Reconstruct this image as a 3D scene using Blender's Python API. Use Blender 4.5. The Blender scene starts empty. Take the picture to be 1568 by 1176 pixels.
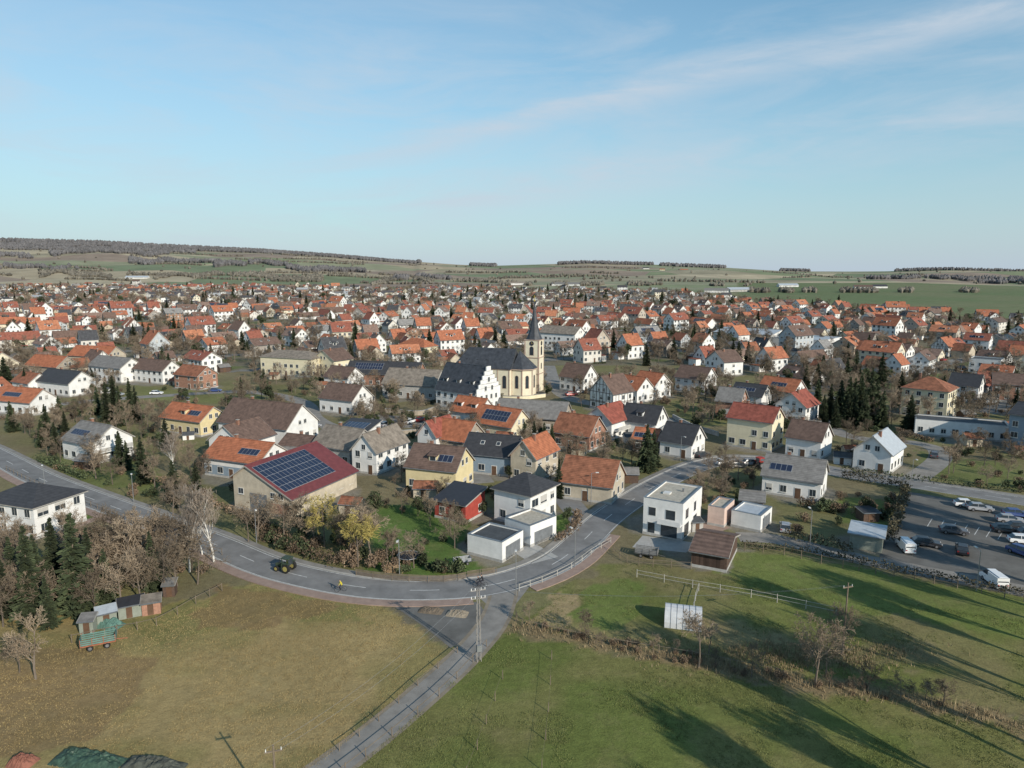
import bpy, math, random
import numpy as np
from mathutils import Vector, Matrix
random.seed(7); np.random.seed(7)
R=random.random; U=random.uniform
F=1079.0; P=math.radians(9.26); HC=45.0
cP,sP=math.cos(P),math.sin(P)
def G(u,v,z=0.0):
    x=(u-784)/F; w=-(v-588)/F
    d=(x,cP+w*sP,-sP+w*cP); t=(z-HC)/d[2]
    return (d[0]*t,d[1]*t)
def GV(u,v,z=0.0):
    a=G(u,v); return Vector((a[0],a[1],z))
def vn(x,y,s=0.0):
    x=np.asarray(x,float);y=np.asarray(y,float)
    xi=np.floor(x);yi=np.floor(y);fx=x-xi;fy=y-yi
    fx=fx*fx*(3-2*fx);fy=fy*fy*(3-2*fy)
    def h(a,b):
        q=np.sin(a*127.1+b*311.7+s*17.3)*43758.5453
        return q-np.floor(q)
    return (h(xi,yi)*(1-fx)+h(xi+1,yi)*fx)*(1-fy)+(h(xi,yi+1)*(1-fx)+h(xi+1,yi+1)*fx)*fy
SK=[(-400,356),(0,364),(150,368),(300,376),(400,381),(500,388),(600,397),(700,404),(750,406),(850,403),(900,401),(1000,404),(1100,408),(1200,414),(1300,416),(1400,413),(1450,412),(1568,415),(2000,412)]
SU=[a for a,b in SK]; SV=[b for a,b in SK]
def terr(x,y):
    x=np.asarray(x,float);y=np.asarray(y,float)
    yy=np.maximum(y,200.)
    u=784+F*x/(.987*yy)
    v=np.interp(u,SU,SV)
    Z=HC+4000*np.tan(np.arctan((588-v)/F)-P)-np.where(u<640,12,4)
    t=np.clip((y-1750)/2250,0,1)
    S=t**1.2
    z=Z*S+30*(vn(x/520,y/380,1)-.5)*4*t*(1-t)+12*(vn(x/190,y/170,2)-.5)*4*t*(1-t)
    z=z*(1-.5*np.clip((y-4000)/4000,0,1))
    return z
def tz(x,y): return float(terr(x,y))
SC=bpy.context.scene
def link(o): SC.collection.objects.link(o); return o

# ---------------------------------------------------------------- materials
MC={}
def newmat(name):
    m=bpy.data.materials.new(name); m.use_nodes=True
    nt=m.node_tree; b=nt.nodes['Principled BSDF']
    return m,nt,nt.nodes,nt.links,b
def M(name,col,rough=.85,var=.25,scale=1.2,bump=0.0,island=0.0,metal=0.0,spec=.3,objr=0.0,bands=0.0,world=False):
    if name in MC: return MC[name]
    m,nt,N,L,b=newmat(name)
    b.inputs['Roughness'].default_value=rough; b.inputs['Metallic'].default_value=metal
    b.inputs['Specular IOR Level'].default_value=spec
    tc=N.new('ShaderNodeTexCoord')
    if world:
        g=N.new('ShaderNodeNewGeometry'); src=g.outputs['Position']
    else: src=tc.outputs['Object']
    n=N.new('ShaderNodeTexNoise'); n.inputs['Scale'].default_value=scale; n.inputs['Detail'].default_value=5; n.inputs['Roughness'].default_value=.65
    L.new(src,n.inputs['Vector'])
    mr=N.new('ShaderNodeMapRange'); mr.inputs['From Min'].default_value=.3; mr.inputs['From Max'].default_value=.7
    mr.inputs['To Min'].default_value=1-var; mr.inputs['To Max'].default_value=1+var*.6
    L.new(n.outputs['Fac'],mr.inputs['Value']); val=mr.outputs['Result']
    def mul(a,bb):
        k=N.new('ShaderNodeMath'); k.operation='MULTIPLY'; L.new(a,k.inputs[0]); L.new(bb,k.inputs[1]); return k.outputs[0]
    if island:
        g2=N.new('ShaderNodeNewGeometry'); r=N.new('ShaderNodeMapRange')
        r.inputs['To Min'].default_value=1-island; r.inputs['To Max'].default_value=1+island
        L.new(g2.outputs['Random Per Island'],r.inputs['Value']); val=mul(val,r.outputs['Result'])
    if objr:
        oi=N.new('ShaderNodeObjectInfo'); r=N.new('ShaderNodeMapRange')
        r.inputs['To Min'].default_value=1-objr; r.inputs['To Max'].default_value=1+objr
        L.new(oi.outputs['Random'],r.inputs['Value']); val=mul(val,r.outputs['Result'])
    if bands:
        w=N.new('ShaderNodeTexWave'); w.wave_type='BANDS'; w.bands_direction='Z'; w.inputs['Scale'].default_value=1.2; w.inputs['Distortion'].default_value=.6
        L.new(src,w.inputs['Vector']); r=N.new('ShaderNodeMapRange'); r.inputs['To Min'].default_value=1-bands; r.inputs['To Max'].default_value=1+bands*.5
        L.new(w.outputs['Fac'],r.inputs['Value']); val=mul(val,r.outputs['Result'])
    vm=N.new('ShaderNodeVectorMath'); vm.operation='SCALE'; vm.inputs[0].default_value=col[:3]
    L.new(val,vm.inputs['Scale']); L.new(vm.outputs[0],b.inputs['Base Color'])
    if bump:
        bn=N.new('ShaderNodeBump'); bn.inputs['Strength'].default_value=bump; bn.inputs['Distance'].default_value=.1
        n2=N.new('ShaderNodeTexNoise'); n2.inputs['Scale'].default_value=scale*5; L.new(src,n2.inputs['Vector'])
        L.new(n2.outputs['Fac'],bn.inputs['Height']); L.new(bn.outputs[0],b.inputs['Normal'])
    MC[name]=m; return m
def RM(name,cols,mult,rough=.85,bands=0,var=.2):
    m,nt,N,L,b=newmat(name); b.inputs['Roughness'].default_value=rough; b.inputs['Specular IOR Level'].default_value=.25
    oi=N.new('ShaderNodeObjectInfo'); a=N.new('ShaderNodeMath'); a.operation='MULTIPLY'; a.inputs[1].default_value=mult
    L.new(oi.outputs['Random'],a.inputs[0]); f=N.new('ShaderNodeMath'); f.operation='FRACT'; L.new(a.outputs[0],f.inputs[0])
    cr=N.new('ShaderNodeValToRGB'); cr.color_ramp.interpolation='CONSTANT'
    e=cr.color_ramp.elements; tot=sum(w for w,c in cols); acc=0
    for i,(w,c) in enumerate(cols):
        if i<2: el=e[i]; el.position=acc/tot
        else: el=e.new(acc/tot)
        el.color=(*c,1); acc+=w
    L.new(f.outputs[0],cr.inputs[0])
    tc=N.new('ShaderNodeTexCoord'); n=N.new('ShaderNodeTexNoise'); n.inputs['Scale'].default_value=.9; n.inputs['Detail'].default_value=5
    L.new(tc.outputs['Object'],n.inputs['Vector'])
    mr=N.new('ShaderNodeMapRange'); mr.inputs['From Min'].default_value=.3; mr.inputs['From Max'].default_value=.7; mr.inputs['To Min'].default_value=1-var; mr.inputs['To Max'].default_value=1+var*.6
    L.new(n.outputs['Fac'],mr.inputs['Value'])
    vm=N.new('ShaderNodeVectorMath'); vm.operation='SCALE'; L.new(cr.outputs[0],vm.inputs[0]); L.new(mr.outputs['Result'],vm.inputs['Scale'])
    L.new(vm.outputs[0],b.inputs['Base Color']); return m

W=dict(
 white=M('plaster_white',(.69,.68,.66),var=.14,scale=.6), cream=M('plaster_cream',(.67,.60,.43),var=.12,scale=.6), church=M('plaster_church',(.69,.63,.48),var=.12,scale=.6),
 yellow=M('plaster_yellow',(.63,.53,.31),var=.14,scale=.6), beige=M('plaster_beige',(.47,.41,.32),var=.25,scale=.6),
 red=M('paint_red',(.34,.06,.045),var=.2), brick=M('brick_wall',(.34,.185,.13),var=.35,scale=2),
 blue=M('plaster_bluegrey',(.22,.28,.34),var=.12), grey=M('plaster_grey',(.40,.39,.37),var=.25),
 stone=M('rough_stone',(.35,.30,.24),var=.35,scale=2.5,bump=.4), wood=M('wood_dark',(.10,.065,.05),var=.4,scale=3),
 pink=M('plaster_pink',(.58,.44,.38),var=.15), greenm=M('metal_greygreen',(.24,.26,.22),var=.2,rough=.5))
RF=dict(
 orange=M('tile_orange',(.39,.14,.072),var=.42,scale=.9,bands=.2), red=M('tile_red',(.28,.085,.06),var=.45,scale=.9,bands=.2),
 brown=M('tile_brown',(.145,.095,.076),var=.4,scale=.9,bands=.2), dark=M('tile_anthracite',(.05,.05,.054),var=.3,scale=1.2,bands=.12,rough=.6),
 slate=M('slate_roof',(.055,.06,.07),var=.45,scale=.8,bands=.15,rough=.55), grey=M('tile_grey',(.20,.19,.18),var=.35,scale=.9,bands=.15),
 tan=M('tile_weathered',(.23,.195,.16),var=.45,scale=.8,bands=.15), rust=M('tile_rustbrown',(.28,.115,.066),var=.5,scale=.8,bands=.2),
 redmetal=M('metal_red',(.16,.045,.045),var=.25,rough=.5), metal=M('metal_light',(.40,.43,.46),var=.15,rough=.45), gravel=M('gravel_flat_roof',(.42,.38,.31),var=.3,scale=2),
 flatdark=M('bitumen_roof',(.07,.075,.08),var=.3,scale=.8), blacksheet=M('metal_black',(.035,.035,.04),var=.2,rough=.45))
GL=M('window_glass',(.035,.045,.055),rough=.12,var=.3,spec=.6); FRM=M('window_frame',(.60,.59,.56),rough=.5,var=.05)
SHT=M('roller_shutter',(.45,.43,.40),rough=.6,var=.1); DOOR=M('door_wood',(.12,.07,.045),rough=.5); DG=M('garage_door_grey',(.16,.17,.18),rough=.5)
PV=M('solar_cells',(.02,.028,.055),rough=.18,var=.25,spec=.6); PVF=M('solar_frame',(.3,.31,.33),rough=.4)
FASC=M('fascia_trim',(.33,.31,.28),var=.1); CHM=M('chimney_brick',(.25,.13,.09),var=.3,scale=4); ZINC=M('gutter_zinc',(.3,.31,.32),rough=.4,metal=.6)
TIMB=M('timber_beam',(.05,.03,.022),var=.2)
FARW=RM('village_plaster',[(6,(.69,.68,.66)),(1.6,(.63,.57,.44)),(2,(.6,.57,.52)),(1.4,(.44,.38,.31)),(3,(.71,.71,.70)),(.7,(.32,.19,.13)),(.8,(.42,.45,.47)),(1.2,(.3,.27,.24))],7.31,var=.15)
FAROLD=RM('village_tiles_old',[(6,(.36,.135,.075)),(5,(.26,.095,.065)),(3.5,(.15,.098,.078)),(2.5,(.22,.15,.12)),(2,(.07,.07,.075)),(2,(.41,.17,.095)),(1,(.24,.23,.22))],3.77,var=.35)
FARNEW=RM('village_tiles_new',[(5,(.06,.06,.065)),(3.6,(.125,.088,.072)),(2.4,(.27,.105,.07)),(2.6,(.16,.16,.16)),(3,(.085,.08,.085)),(1.4,(.36,.14,.08)),(.9,(.33,.34,.35))],3.77,var=.3)

# ---------------------------------------------------------------- builder
class B:
    def __init__(s): s.p={}
    def poly(s,part,mat,V,Fc):
        d=s.p.setdefault(part,[[],[],[],[]])
        if mat not in d[3]: d[3].append(mat)
        mi=d[3].index(mat); o=len(d[0]); d[0].extend([tuple(v) for v in V])
        for f in Fc: d[1].append([i+o for i in f]); d[2].append(mi)
    def ob(s,part,mat,O,X,Y,Z,a,b,c):
        O=Vector(O);X=Vector(X);Y=Vector(Y);Z=Vector(Z)
        V=[O+X*i+Y*j+Z*k for k in c for j in b for i in a]
        s.poly(part,mat,V,[(0,2,3,1),(4,5,7,6),(0,1,5,4),(2,6,7,3),(0,4,6,2),(1,3,7,5)])
    def box(s,part,mat,x0,x1,y0,y1,z0,z1): s.ob(part,mat,(0,0,0),(1,0,0),(0,1,0),(0,0,1),(x0,x1),(y0,y1),(z0,z1))
    def cyl(s,part,mat,p0,p1,r0,r1=None,n=8,caps=True):
        r1=r0 if r1 is None else r1
        p0=Vector(p0);p1=Vector(p1);d=(p1-p0).normalized()
        a=d.orthogonal().normalized();b=d.cross(a)
        V=[];
        for p,r in ((p0,r0),(p1,r1)):
            for i in range(n):
                t=2*math.pi*i/n; V.append(p+a*(r*math.cos(t))+b*(r*math.sin(t)))
        Fc=[(i,(i+1)%n,n+(i+1)%n,n+i) for i in range(n)]
        if caps: Fc+=[tuple(range(n))[::-1],tuple(range(n,2*n))]
        s.poly(part,mat,V,Fc)
    def merge(s,o,dx,dy,pre='wing_'):
        for pn,d in o.p.items():
            for f,mi in zip(d[1],d[2]): s.poly(pre+pn,d[3][mi],[(d[0][i][0]+dx,d[0][i][1]+dy,d[0][i][2]) for i in f],[tuple(range(len(f)))])
    def mesh(s,name,part):
        d=s.p[part]; me=bpy.data.meshes.new(name); me.from_pydata(d[0],[],d[1])
        for m in d[3]: me.materials.append(m)
        me.polygons.foreach_set('material_index',d[2]); me.update(); return me
    def one(s,name,normh=None):
        V=[];Fc=[];mi=[];ms=[]
        for d in s.p.values():
            o=len(V);V+=d[0]; mp=[]
            for m in d[3]:
                if m not in ms: ms.append(m)
                mp.append(ms.index(m))
            Fc+=[[i+o for i in f] for f in d[1]]; mi+=[mp[k] for k in d[2]]
        if normh:
            k=normh/max(v[2] for v in V); V=[(v[0]*k,v[1]*k,v[2]*k) for v in V]
        me=bpy.data.meshes.new(name); me.from_pydata(V,[],Fc)
        for m in ms: me.materials.append(m)
        me.polygons.foreach_set('material_index',mi); me.update(); return me
    def finish(s,name,loc=(0,0,0),rz=0,sc=1):
        e=bpy.data.objects.new(name,None); link(e); e.location=loc; e.rotation_euler=(0,0,rz); e.scale=(sc,)*3; e.empty_display_size=.5
        for part in s.p:
            o=link(bpy.data.objects.new(part,s.mesh(part,part))); o.parent=e
        return e
def place(me,name,loc,rz=0,sc=1):
    o=link(bpy.data.objects.new(name,me)); o.location=loc; o.rotation_euler=(0,0,rz)
    o.scale=sc if isinstance(sc,tuple) else (sc,)*3
    return o
Z3=Vector((0,0,1))
def window(b,O,X,Nn,x,z,w=1.1,h=1.3,shut=None):
    b.ob('windows',FRM,O,X,Nn,Z3,(x-w/2-.1,x+w/2+.1),(0,.05),(z-.1,z+h+.1))
    sh=U(.15,.9)*h if (shut is None and R()<.22) else 0
    if sh<h-.05:
        if w>.8:
            b.ob('windows',GL,O,X,Nn,Z3,(x-w/2,x-.04),(.0,.065),(z,z+h-sh))
            b.ob('windows',GL,O,X,Nn,Z3,(x+.04,x+w/2),(.0,.065),(z,z+h-sh))
        else: b.ob('windows',GL,O,X,Nn,Z3,(x-w/2,x+w/2),(.0,.065),(z,z+h-sh))
    if sh: b.ob('windows',SHT,O,X,Nn,Z3,(x-w/2,x+w/2),(.0,.08),(z+h-sh,z+h))
    b.ob('windows',FRM,O,X,Nn,Z3,(x-w/2-.15,x+w/2+.15),(0,.16),(z-.17,z-.11))
def wallwins(b,O,X,Nn,length,h,door=False,sp=2.7,gab=0,sill=1.0,big=False,wh=1.3):
    nf=max(1,int((h+.3)//2.7)); n=max(1,int(length/sp))
    for f in range(nf):
        for i in range(n):
            x=(i+.5)*length/n
            if door and f==0 and i==n//2:
                b.ob('door',FRM,O,X,Nn,Z3,(x-.65,x+.65),(0,.05),(0.05,2.25)); b.ob('door',DOOR,O,X,Nn,Z3,(x-.52,x+.52),(.0,.08),(0.06,2.12)); continue
            if R()<.12: continue
            w=1.1 if R()<.75 else (1.9 if big else 1.4)
            z=sill+f*2.75
            if z+wh>h-.1: wh2=max(.6,h-.2-z)
            else: wh2=wh
            window(b,O,X,Nn,x,z,w,wh2)
    if gab>2.2:
        for dx in ((-1,1) if length>7 else (0,)):
            window(b,O,X,Nn,length/2+dx,h+.3,.9,1.1)
def house(b,L,Wd,hw,rise,ridge='x',wall='white',roof='orange',kind='gable',ov=.5,th=.2,chim=1,solar=None,asym=None,wins=True,
          gaug=0,timber=False,plinth=True,wall2=None,garage=False,sky=0,big=False,door=True,balc=False):
    wm=W[wall] if isinstance(wall,str) else wall; rm=RF[roof] if isinstance(roof,str) else roof
    X=Vector((1,0,0));Y=Vector((0,1,0))
    if ridge=='x': S,T,Ls,Wt=X,Y,L,Wd
    else: S,T,Ls,Wt=Y,X,Wd,L
    if kind=='gable': prof=asym or [(0,hw),(Wt/2,hw+rise),(Wt,hw)]
    elif kind=='shed': prof=[(0,hw),(Wt,hw+rise)]
    else: prof=[(0,hw),(Wt,hw)]
    def pt(s,t,z): return S*s+T*t+Z3*z
    n=len(prof)
    for s in (0,Ls):
        V=[pt(s,0,0)]+[pt(s,t,z) for t,z in prof]+[pt(s,Wt,0)]
        b.poly('walls',wm,V,[tuple(range(len(V)))])
    for t,h in (prof[0],prof[-1]):
        b.poly('walls',wm,[pt(0,t,0),pt(Ls,t,0),pt(Ls,t,h),pt(0,t,h)],[(0,1,2,3)])
    if plinth:
        g=W['grey']; q=.05
        b.ob('plinth',g,(0,0,0),X,Y,Z3,(-q,L+q),(-q,0),(0,.45)); b.ob('plinth',g,(0,0,0),X,Y,Z3,(-q,L+q),(Wd,Wd+q),(0,.45))
        b.ob('plinth',g,(0,0,0),X,Y,Z3,(-q,0),(0,Wd),(0,.45)); b.ob('plinth',g,(0,0,0),X,Y,Z3,(L,L+q),(0,Wd),(0,.45))
    if wall2:
        q=.03;g=W[wall2];h2=2.6
        b.ob('walls',g,(0,0,0),X,Y,Z3,(-q,L+q),(-q,-.001),(.45,h2)); b.ob('walls',g,(0,0,0),X,Y,Z3,(L+.001,L+q),(0,Wd),(.45,h2))
    if kind in('gable','shed'):
        for i in range(n-1):
            (t0,z0),(t1,z1)=prof[i],prof[i+1]
            up=Vector((t1-t0,z1-z0)); l=up.length; up/=l
            UP=T*up.x+Z3*up.y; NN=T*(-up.y)+Z3*up.x
            O=pt(0,t0,z0)+NN*.02
            a0=-ov if i==0 else 0; a1=l+(ov if i==n-2 else 0)
            b.ob('roof',rm,O,S,UP,NN,(-ov*.7,Ls+ov*.7),(a0,a1),(0,th))
            b.ob('roof_trim',FASC,O,S,UP,NN,(-ov*.7-.05,-ov*.7-.004),(a0,a1),(-.05,th*.9)); b.ob('roof_trim',FASC,O,S,UP,NN,(Ls+ov*.7+.004,Ls+ov*.7+.05),(a0,a1),(-.05,th*.9))
            e=a0 if i==0 else a1
            if i==0: b.ob('roof_trim',ZINC,O,S,UP,NN,(-ov*.7,Ls+ov*.7),(e-.14,e-.004),(0,.12))
            elif i==n-2: b.ob('roof_trim',ZINC,O,S,UP,NN,(-ov*.7,Ls+ov*.7),(e+.004,e+.14),(0,.12))
            eav_first=(i==0)
            def onroof(s0,s1,f0,f1,mat,part,c0,c1):
                q0,q1=(f0*l,f1*l) if eav_first else (l-f1*l,l-f0*l)
                b.ob(part,mat,O,S,UP,NN,(s0,s1),(q0,q1),(c0,c1))
            if solar:
                for (side,s0,s1,f0,f1) in solar:
                    if side!=i: continue
                    pw,ph=1.05,1.7
                    ns=max(1,int((s1-s0)*Ls/pw)); nr=max(1,int((f1-f0)*l/ph))
                    x0=s0*Ls; 
                    q0=f0*l if eav_first else l-f0*l-nr*ph
                    b.ob('solar_panels',PVF,O,S,UP,NN,(x0-.03,x0+ns*pw+.03),(q0-.03,q0+nr*ph+.03),(th+.03,th+.08))
                    for a in range(ns):
                        for c in range(nr):
                            b.ob('solar_panels',PV,O,S,UP,NN,(x0+a*pw+.05,x0+(a+1)*pw-.05),(q0+c*ph+.05,q0+(c+1)*ph-.05),(th+.06,th+.11))
            for k in range(sky):
                s0=Ls*(.2+.6*(k+.5)/sky)+U(-.4,.4); fq=.45
                onroof(s0-.5,s0+.5,fq,fq+1.1/l,FRM,'skylights',th,th+.07); onroof(s0-.4,s0+.4,fq+.1/l,fq+1.0/l,GL,'skylights',th,th+.09)
            for k in range(gaug):
                if n<3 : break
                s0=Ls*(k+.5)/gaug; sg=1 if i==0 else -1
                f=.28; tt=t0+(t1-t0)*f if i==0 else t1-(t1-t0)*f; zz=(z0 if i==0 else z1)+abs(z1-z0)*f
                OO=pt(s0,tt,zz); D=T*sg
                b.ob('dormers',wm,OO,S,D,Z3,(-.9,.9),(0,1.9),(-.2,1.35)); b.ob('dormers',rm,OO,S,(D+Z3*.25).normalized(),Z3,(-1.15,1.15),(-.35,2.6),(1.36,1.52))
                b.ob('windows',FRM,OO,S,-D,Z3,(-.7,.7),(0,.05),(.2,1.25)); b.ob('windows',GL,OO,S,-D,Z3,(-.6,.6),(0,.07),(.3,1.15))
        if n==3:
            t,z=prof[1]; b.ob('roof',rm,pt(0,t,z),S,T,Z3,(-ov*.7,Ls+ov*.7),(-.16,.16),(th*.8,th+.12))
    elif kind=='hip':
        o=ov; m=min(L,Wd)/2; z=hw
        if L>=Wd: r0=(m,Wd/2);r1=(L-m,Wd/2)
        else: r0=(L/2,m);r1=(L/2,Wd-m)
        if abs(L-Wd)<1.5: r0=(L/2-.4,Wd/2); r1=(L/2+.4,Wd/2)
        b.box('roof_trim',FASC,-o,L+o,-o,Wd+o,z+.01,z+.19)
        V=[(-o-.04,-o-.04,z+.2),(L+o+.04,-o-.04,z+.2),(L+o+.04,Wd+o+.04,z+.2),(-o-.04,Wd+o+.04,z+.2),(r0[0],r0[1],z+rise),(r1[0],r1[1],z+rise)]
        if L>=Wd or abs(L-Wd)<1.5: Fc=[(0,1,5,4),(1,2,5),(2,3,4,5),(3,0,4)]
        else: Fc=[(0,1,4),(1,2,5,4),(2,3,5),(3,0,4,5)]
        b.poly('roof',rm,V,Fc)
    elif kind=='flat':
        b.box('roof',rm,.3,L-.3,.3,Wd-.3,hw-.05,hw+.08)
        for (x0,x1,y0,y1) in ((0,L,0,.3),(0,L,Wd-.3,Wd),(0,.3,.3,Wd-.3),(L-.3,L,.3,Wd-.3)):
            b.box('parapet',wm,x0,x1,y0,y1,hw+.002,hw+.35); 
        for (x0,x1,y0,y1) in ((-.04,L+.04,-.04,.34),(-.04,L+.04,Wd-.34,Wd+.04),(-.04,.34,.342,Wd-.342),(L-.34,L+.04,.342,Wd-.342)):
            b.box('parapet_cap',ZINC,x0,x1,y0,y1,hw+.352,hw+.40)
    if chim and kind in('gable','hip'):
        for k in range(chim):
            s=Ls*(.3+.4*k+U(-.05,.1)); t=Wt/2+.6; zt=hw+rise+.9
            if asym: t=prof[1][0]+.6; zt=prof[1][1]+.9
            b.ob('chimney',CHM,pt(s,t,0),S,T,Z3,(-.3,.3),(-.3,.3),(hw+rise*.5,zt)); b.ob('chimney',FASC,pt(s,t,0),S,T,Z3,(-.38,.38),(-.38,.38),(zt+.002,zt+.1))
    if wins:
        gx=rise if (ridge=='y' and kind=='gable') else 0; gy=rise if (ridge=='x' and kind=='gable') else 0
        wallwins(b,(0,0,0),X,-Y,L,hw,door=door,gab=gx,big=big)
        wallwins(b,(L,0,0),Y,X,Wd,hw,gab=gy,big=big)
        wallwins(b,(0,0,0),Y,-X,Wd,hw,gab=gy)
        wallwins(b,(0,Wd,0),X,Y,L,hw,gab=gx)
    if timber:
        for (O,D,Nn,ln,gb) in (((0,0,0),X,-Y,L,ridge=='y'),((L,0,0),Y,X,Wd,ridge=='x'),((0,0,0),Y,-X,Wd,ridge=='x')):
            k=int(ln/1.35)
            for i in range(k+1):
                x=i*ln/k; top=hw
                if gb: top=hw+rise*(1-abs(x-ln/2)/(ln/2))-.05
                b.ob('timber_frame',TIMB,O,D,Nn,Z3,(max(0,x-.1),min(ln,x+.1)),(0,.045),(.5,top))
            for z in (.6,2.6,2.95,hw-.15): b.ob('timber_frame',TIMB,O,D,Nn,Z3,(0,ln),(0,.05),(z,z+.16))
            if gb: b.ob('timber_frame',TIMB,O,D,Nn,Z3,(ln*.25,ln*.75),(0,.05),(hw+rise*.48,hw+rise*.48+.15))
    if balc:
        b.ob('balcony',FRM,(L,0,0),Y,X,Z3,(1,Wd-1),(0.07,1.5),(2.6,2.78)); b.ob('balcony',W['grey'],(L,0,0),Y,X,Z3,(1,Wd-1),(1.42,1.5),(2.8,3.7))
FOOT=[]
def frame(A,Bp):
    a=G(*A);c=G(*Bp); d=(c[0]-a[0],c[1]-a[1]); return a,math.hypot(*d),math.atan2(d[1],d[0])
def HH(name,A,Bp,Wd,hw,rise,**k):
    a,L,ang=frame(A,Bp); b=B()
    ex=k.pop('extra',None)
    house(b,L,Wd,hw,rise,**k)
    if ex: ex(b,L,Wd)
    cx=a[0]+math.cos(ang)*L/2-math.sin(ang)*Wd/2; cy=a[1]+math.sin(ang)*L/2+math.cos(ang)*Wd/2
    FOOT.append((cx,cy,math.hypot(L,Wd)/2*.92))
    return b.finish(name,(a[0],a[1],0),ang)

# ---------------------------------------------------------------- hand-built houses
X=Vector((1,0,0));Y=Vector((0,1,0))
HH('white_villa_hip_roof',(757,796),(812,810),8.5,5.9,2.7,kind='hip',roof='dark',chim=0,big=True,ov=.6)
def gar(b,L,Wd):
    b.ob('garage_door',DG,(L,0,0),Y,X,Z3,(1,Wd-1),(0,.05),(.05,2.3))
HH('garage_flat_roof',(716,848),(769,862),6.2,3.0,0,kind='flat',roof='flatdark',wins=False,extra=gar)
HH('garage_flat_roof',(773,824),(812,838),6.6,3.3,0,kind='flat',roof='gravel',wins=False,extra=gar)
def bau(b,L,Wd):
    for (x0,x1,z0,z1) in ((.9,2.1,.5,2.3),(3.2,6.0,.3,2.5),(1.0,2.2,3.6,5.0),(4.0,5.6,3.4,5.0)):
        b.ob('windows',FRM,(0,0,0),X,-Y,Z3,(x0-.08,x1+.08),(0,.04),(z0-.08,z1+.08)); b.ob('windows',GL,(0,0,0),X,-Y,Z3,(x0,x1),(0,.06),(z0,z1))
    for (x0,x1,z0,z1) in ((1,3.4,.3,2.5),(6,8.0,.3,2.5),(1.5,3.0,3.4,5.0),(6.2,7.4,3.4,5.0)):
        b.ob('windows',FRM,(L,0,0),Y,X,Z3,(x0-.08,x1+.08),(0,.04),(z0-.08,z1+.08)); b.ob('windows',GL,(L,0,0),Y,X,Z3,(x0,x1),(0,.06),(z0,z1))
    b.ob('canopy',W['white'],(0,0,0),X,-Y,Z3,(2.9,L),(0.07,1.3),(2.75,2.95)); b.ob('canopy',W['white'],(0,0,0),X,-Y,Z3,(2.95,L-.05),(1.2,1.28),(2.96,3.6))
    b.box('roof_skylight',FRM,2,3.2,4,5.2,6.3,6.6); b.box('roof_vent',ZINC,4.5,4.8,7,7.3,6.2,6.9)
HH('modern_cube_house',(984,817),(1044,829),11,6.2,0,kind='flat',roof='gravel',wins=False,extra=bau)
HH('flat_annex',(1083,803),(1108,808),6,3.2,0,kind='flat',roof='gravel',wall='pink',wins=False)
HH('white_garage',(1119,806),(1164,816),6,2.7,0,kind='flat',roof='metal',wins=False,extra=gar)
HH('garden_shed',(1133,783),(1168,787),5,2.4,.9,kind='gable',roof='grey',wall='wood',wins=False,chim=0)
def logs(b,L,Wd):
    for k in range(22):
        x=.3+k*(L-.6)/22
        b.ob('wall_boards',M('board_dark',(.07,.045,.035),island=.4),(0,0,0),X,-Y,Z3,(x,x+.2),(0.003,.04),(.05,2.5))
HH('wooden_barn',(1058,867),(1112,877),9.5,2.6,1.3,ridge='x',roof='brown',wall='wood',wins=False,chim=0,extra=logs)
HH('metal_shed',(1300,838),(1350,847),4.5,2.5,0.35,kind='shed',roof='metal',wall='greenm',wins=False,plinth=False)
HH('white_house_grey_roof',(1166,755),(1255,769),9,4.0,3.2,roof='grey',solar=[(0,.1,.55,.25,.85)],wall='white',big=True)
HH('white_gable_house',(1305,717),(1362,727),11,4.6,3.4,ridge='y',roof='metal')
HH('white_house_brown_roof',(1202,697),(1255,706),8.5,4.8,3.4,roof='brown')
HH('yellow_apartment_house',(1112,682),(1180,693),8.5,7.6,3.0,wall='cream',roof='red')
HH('cream_three_storey_house',(1378,634),(1448,643),11,8.4,3.6,kind='hip',wall='cream',roof='rust')
HH('long_flat_building',(1400,665),(1545,678),8,4,0,kind='flat',roof='flatdark')
HH('tall_commercial_building',(1540,690),(1600,700),14,9.5,2,kind='gable',wall='blue',roof='dark')
HH('white_villa_hip_roof',(-20,813),(56,826),9.5,5.4,2.6,kind='hip',roof='dark',big=True,chim=0)
HH('white_house_balcony',(98,702),(143,712),10,4.8,3.4,roof='grey',solar=[(0,.1,.7,.3,.8)],balc=True,gaug=0)
HH('workshop_orange_roof',(314,727),(397,739),10,4.2,3.2,roof='orange',solar=[(0,.55,.9,.3,.7)],wall2='blue')
HH('solar_roof_barn',(360,778),(446,793),20,6,4,ridge='y',roof='redmetal',wall='beige',asym=[(0,6.4),(3.4,8.6),(13.6,3.6)],chim=0,wins=False,
   solar=[(1,.02,.80,.16,.985)],extra=lambda b,L,Wd:(b.ob('barn_door',DG,(0,0,0),X,-Y,Z3,(4,8),(0,.08),(.1,3.6)),b.ob('lower_wall',W['brick'],(0,0,0),X,-Y,Z3,(8.5,L-.1),(0,.05),(.1,2.2)),[window(b,(0,0,0),X,-Y,x,3.2,1.1,1,shut=0) for x in (1.8,9.5,11.3)],[window(b,(L,0,0),Y,X,2+k*3.2,1.4,1.2,1,shut=0) for k in range(6)]))
HH('white_gable_house',(540,722),(577,728),12,5.2,3.6,ridge='y',roof='tan')
HH('village_barn',(480,706),(536,716),10,4.2,3.6,roof='tan',wall='grey')
HH('solar_flat_house',(515,686),(560,690),8,4.5,1.4,kind='shed',roof='dark',solar=[(0,.08,.95,.1,.9)])
HH('yellow_house_brown_roof',(622,749),(698,758),9,5,3.6,roof='brown',wall='yellow',solar=[(0,.5,.9,.3,.85)],gaug=1)
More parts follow.
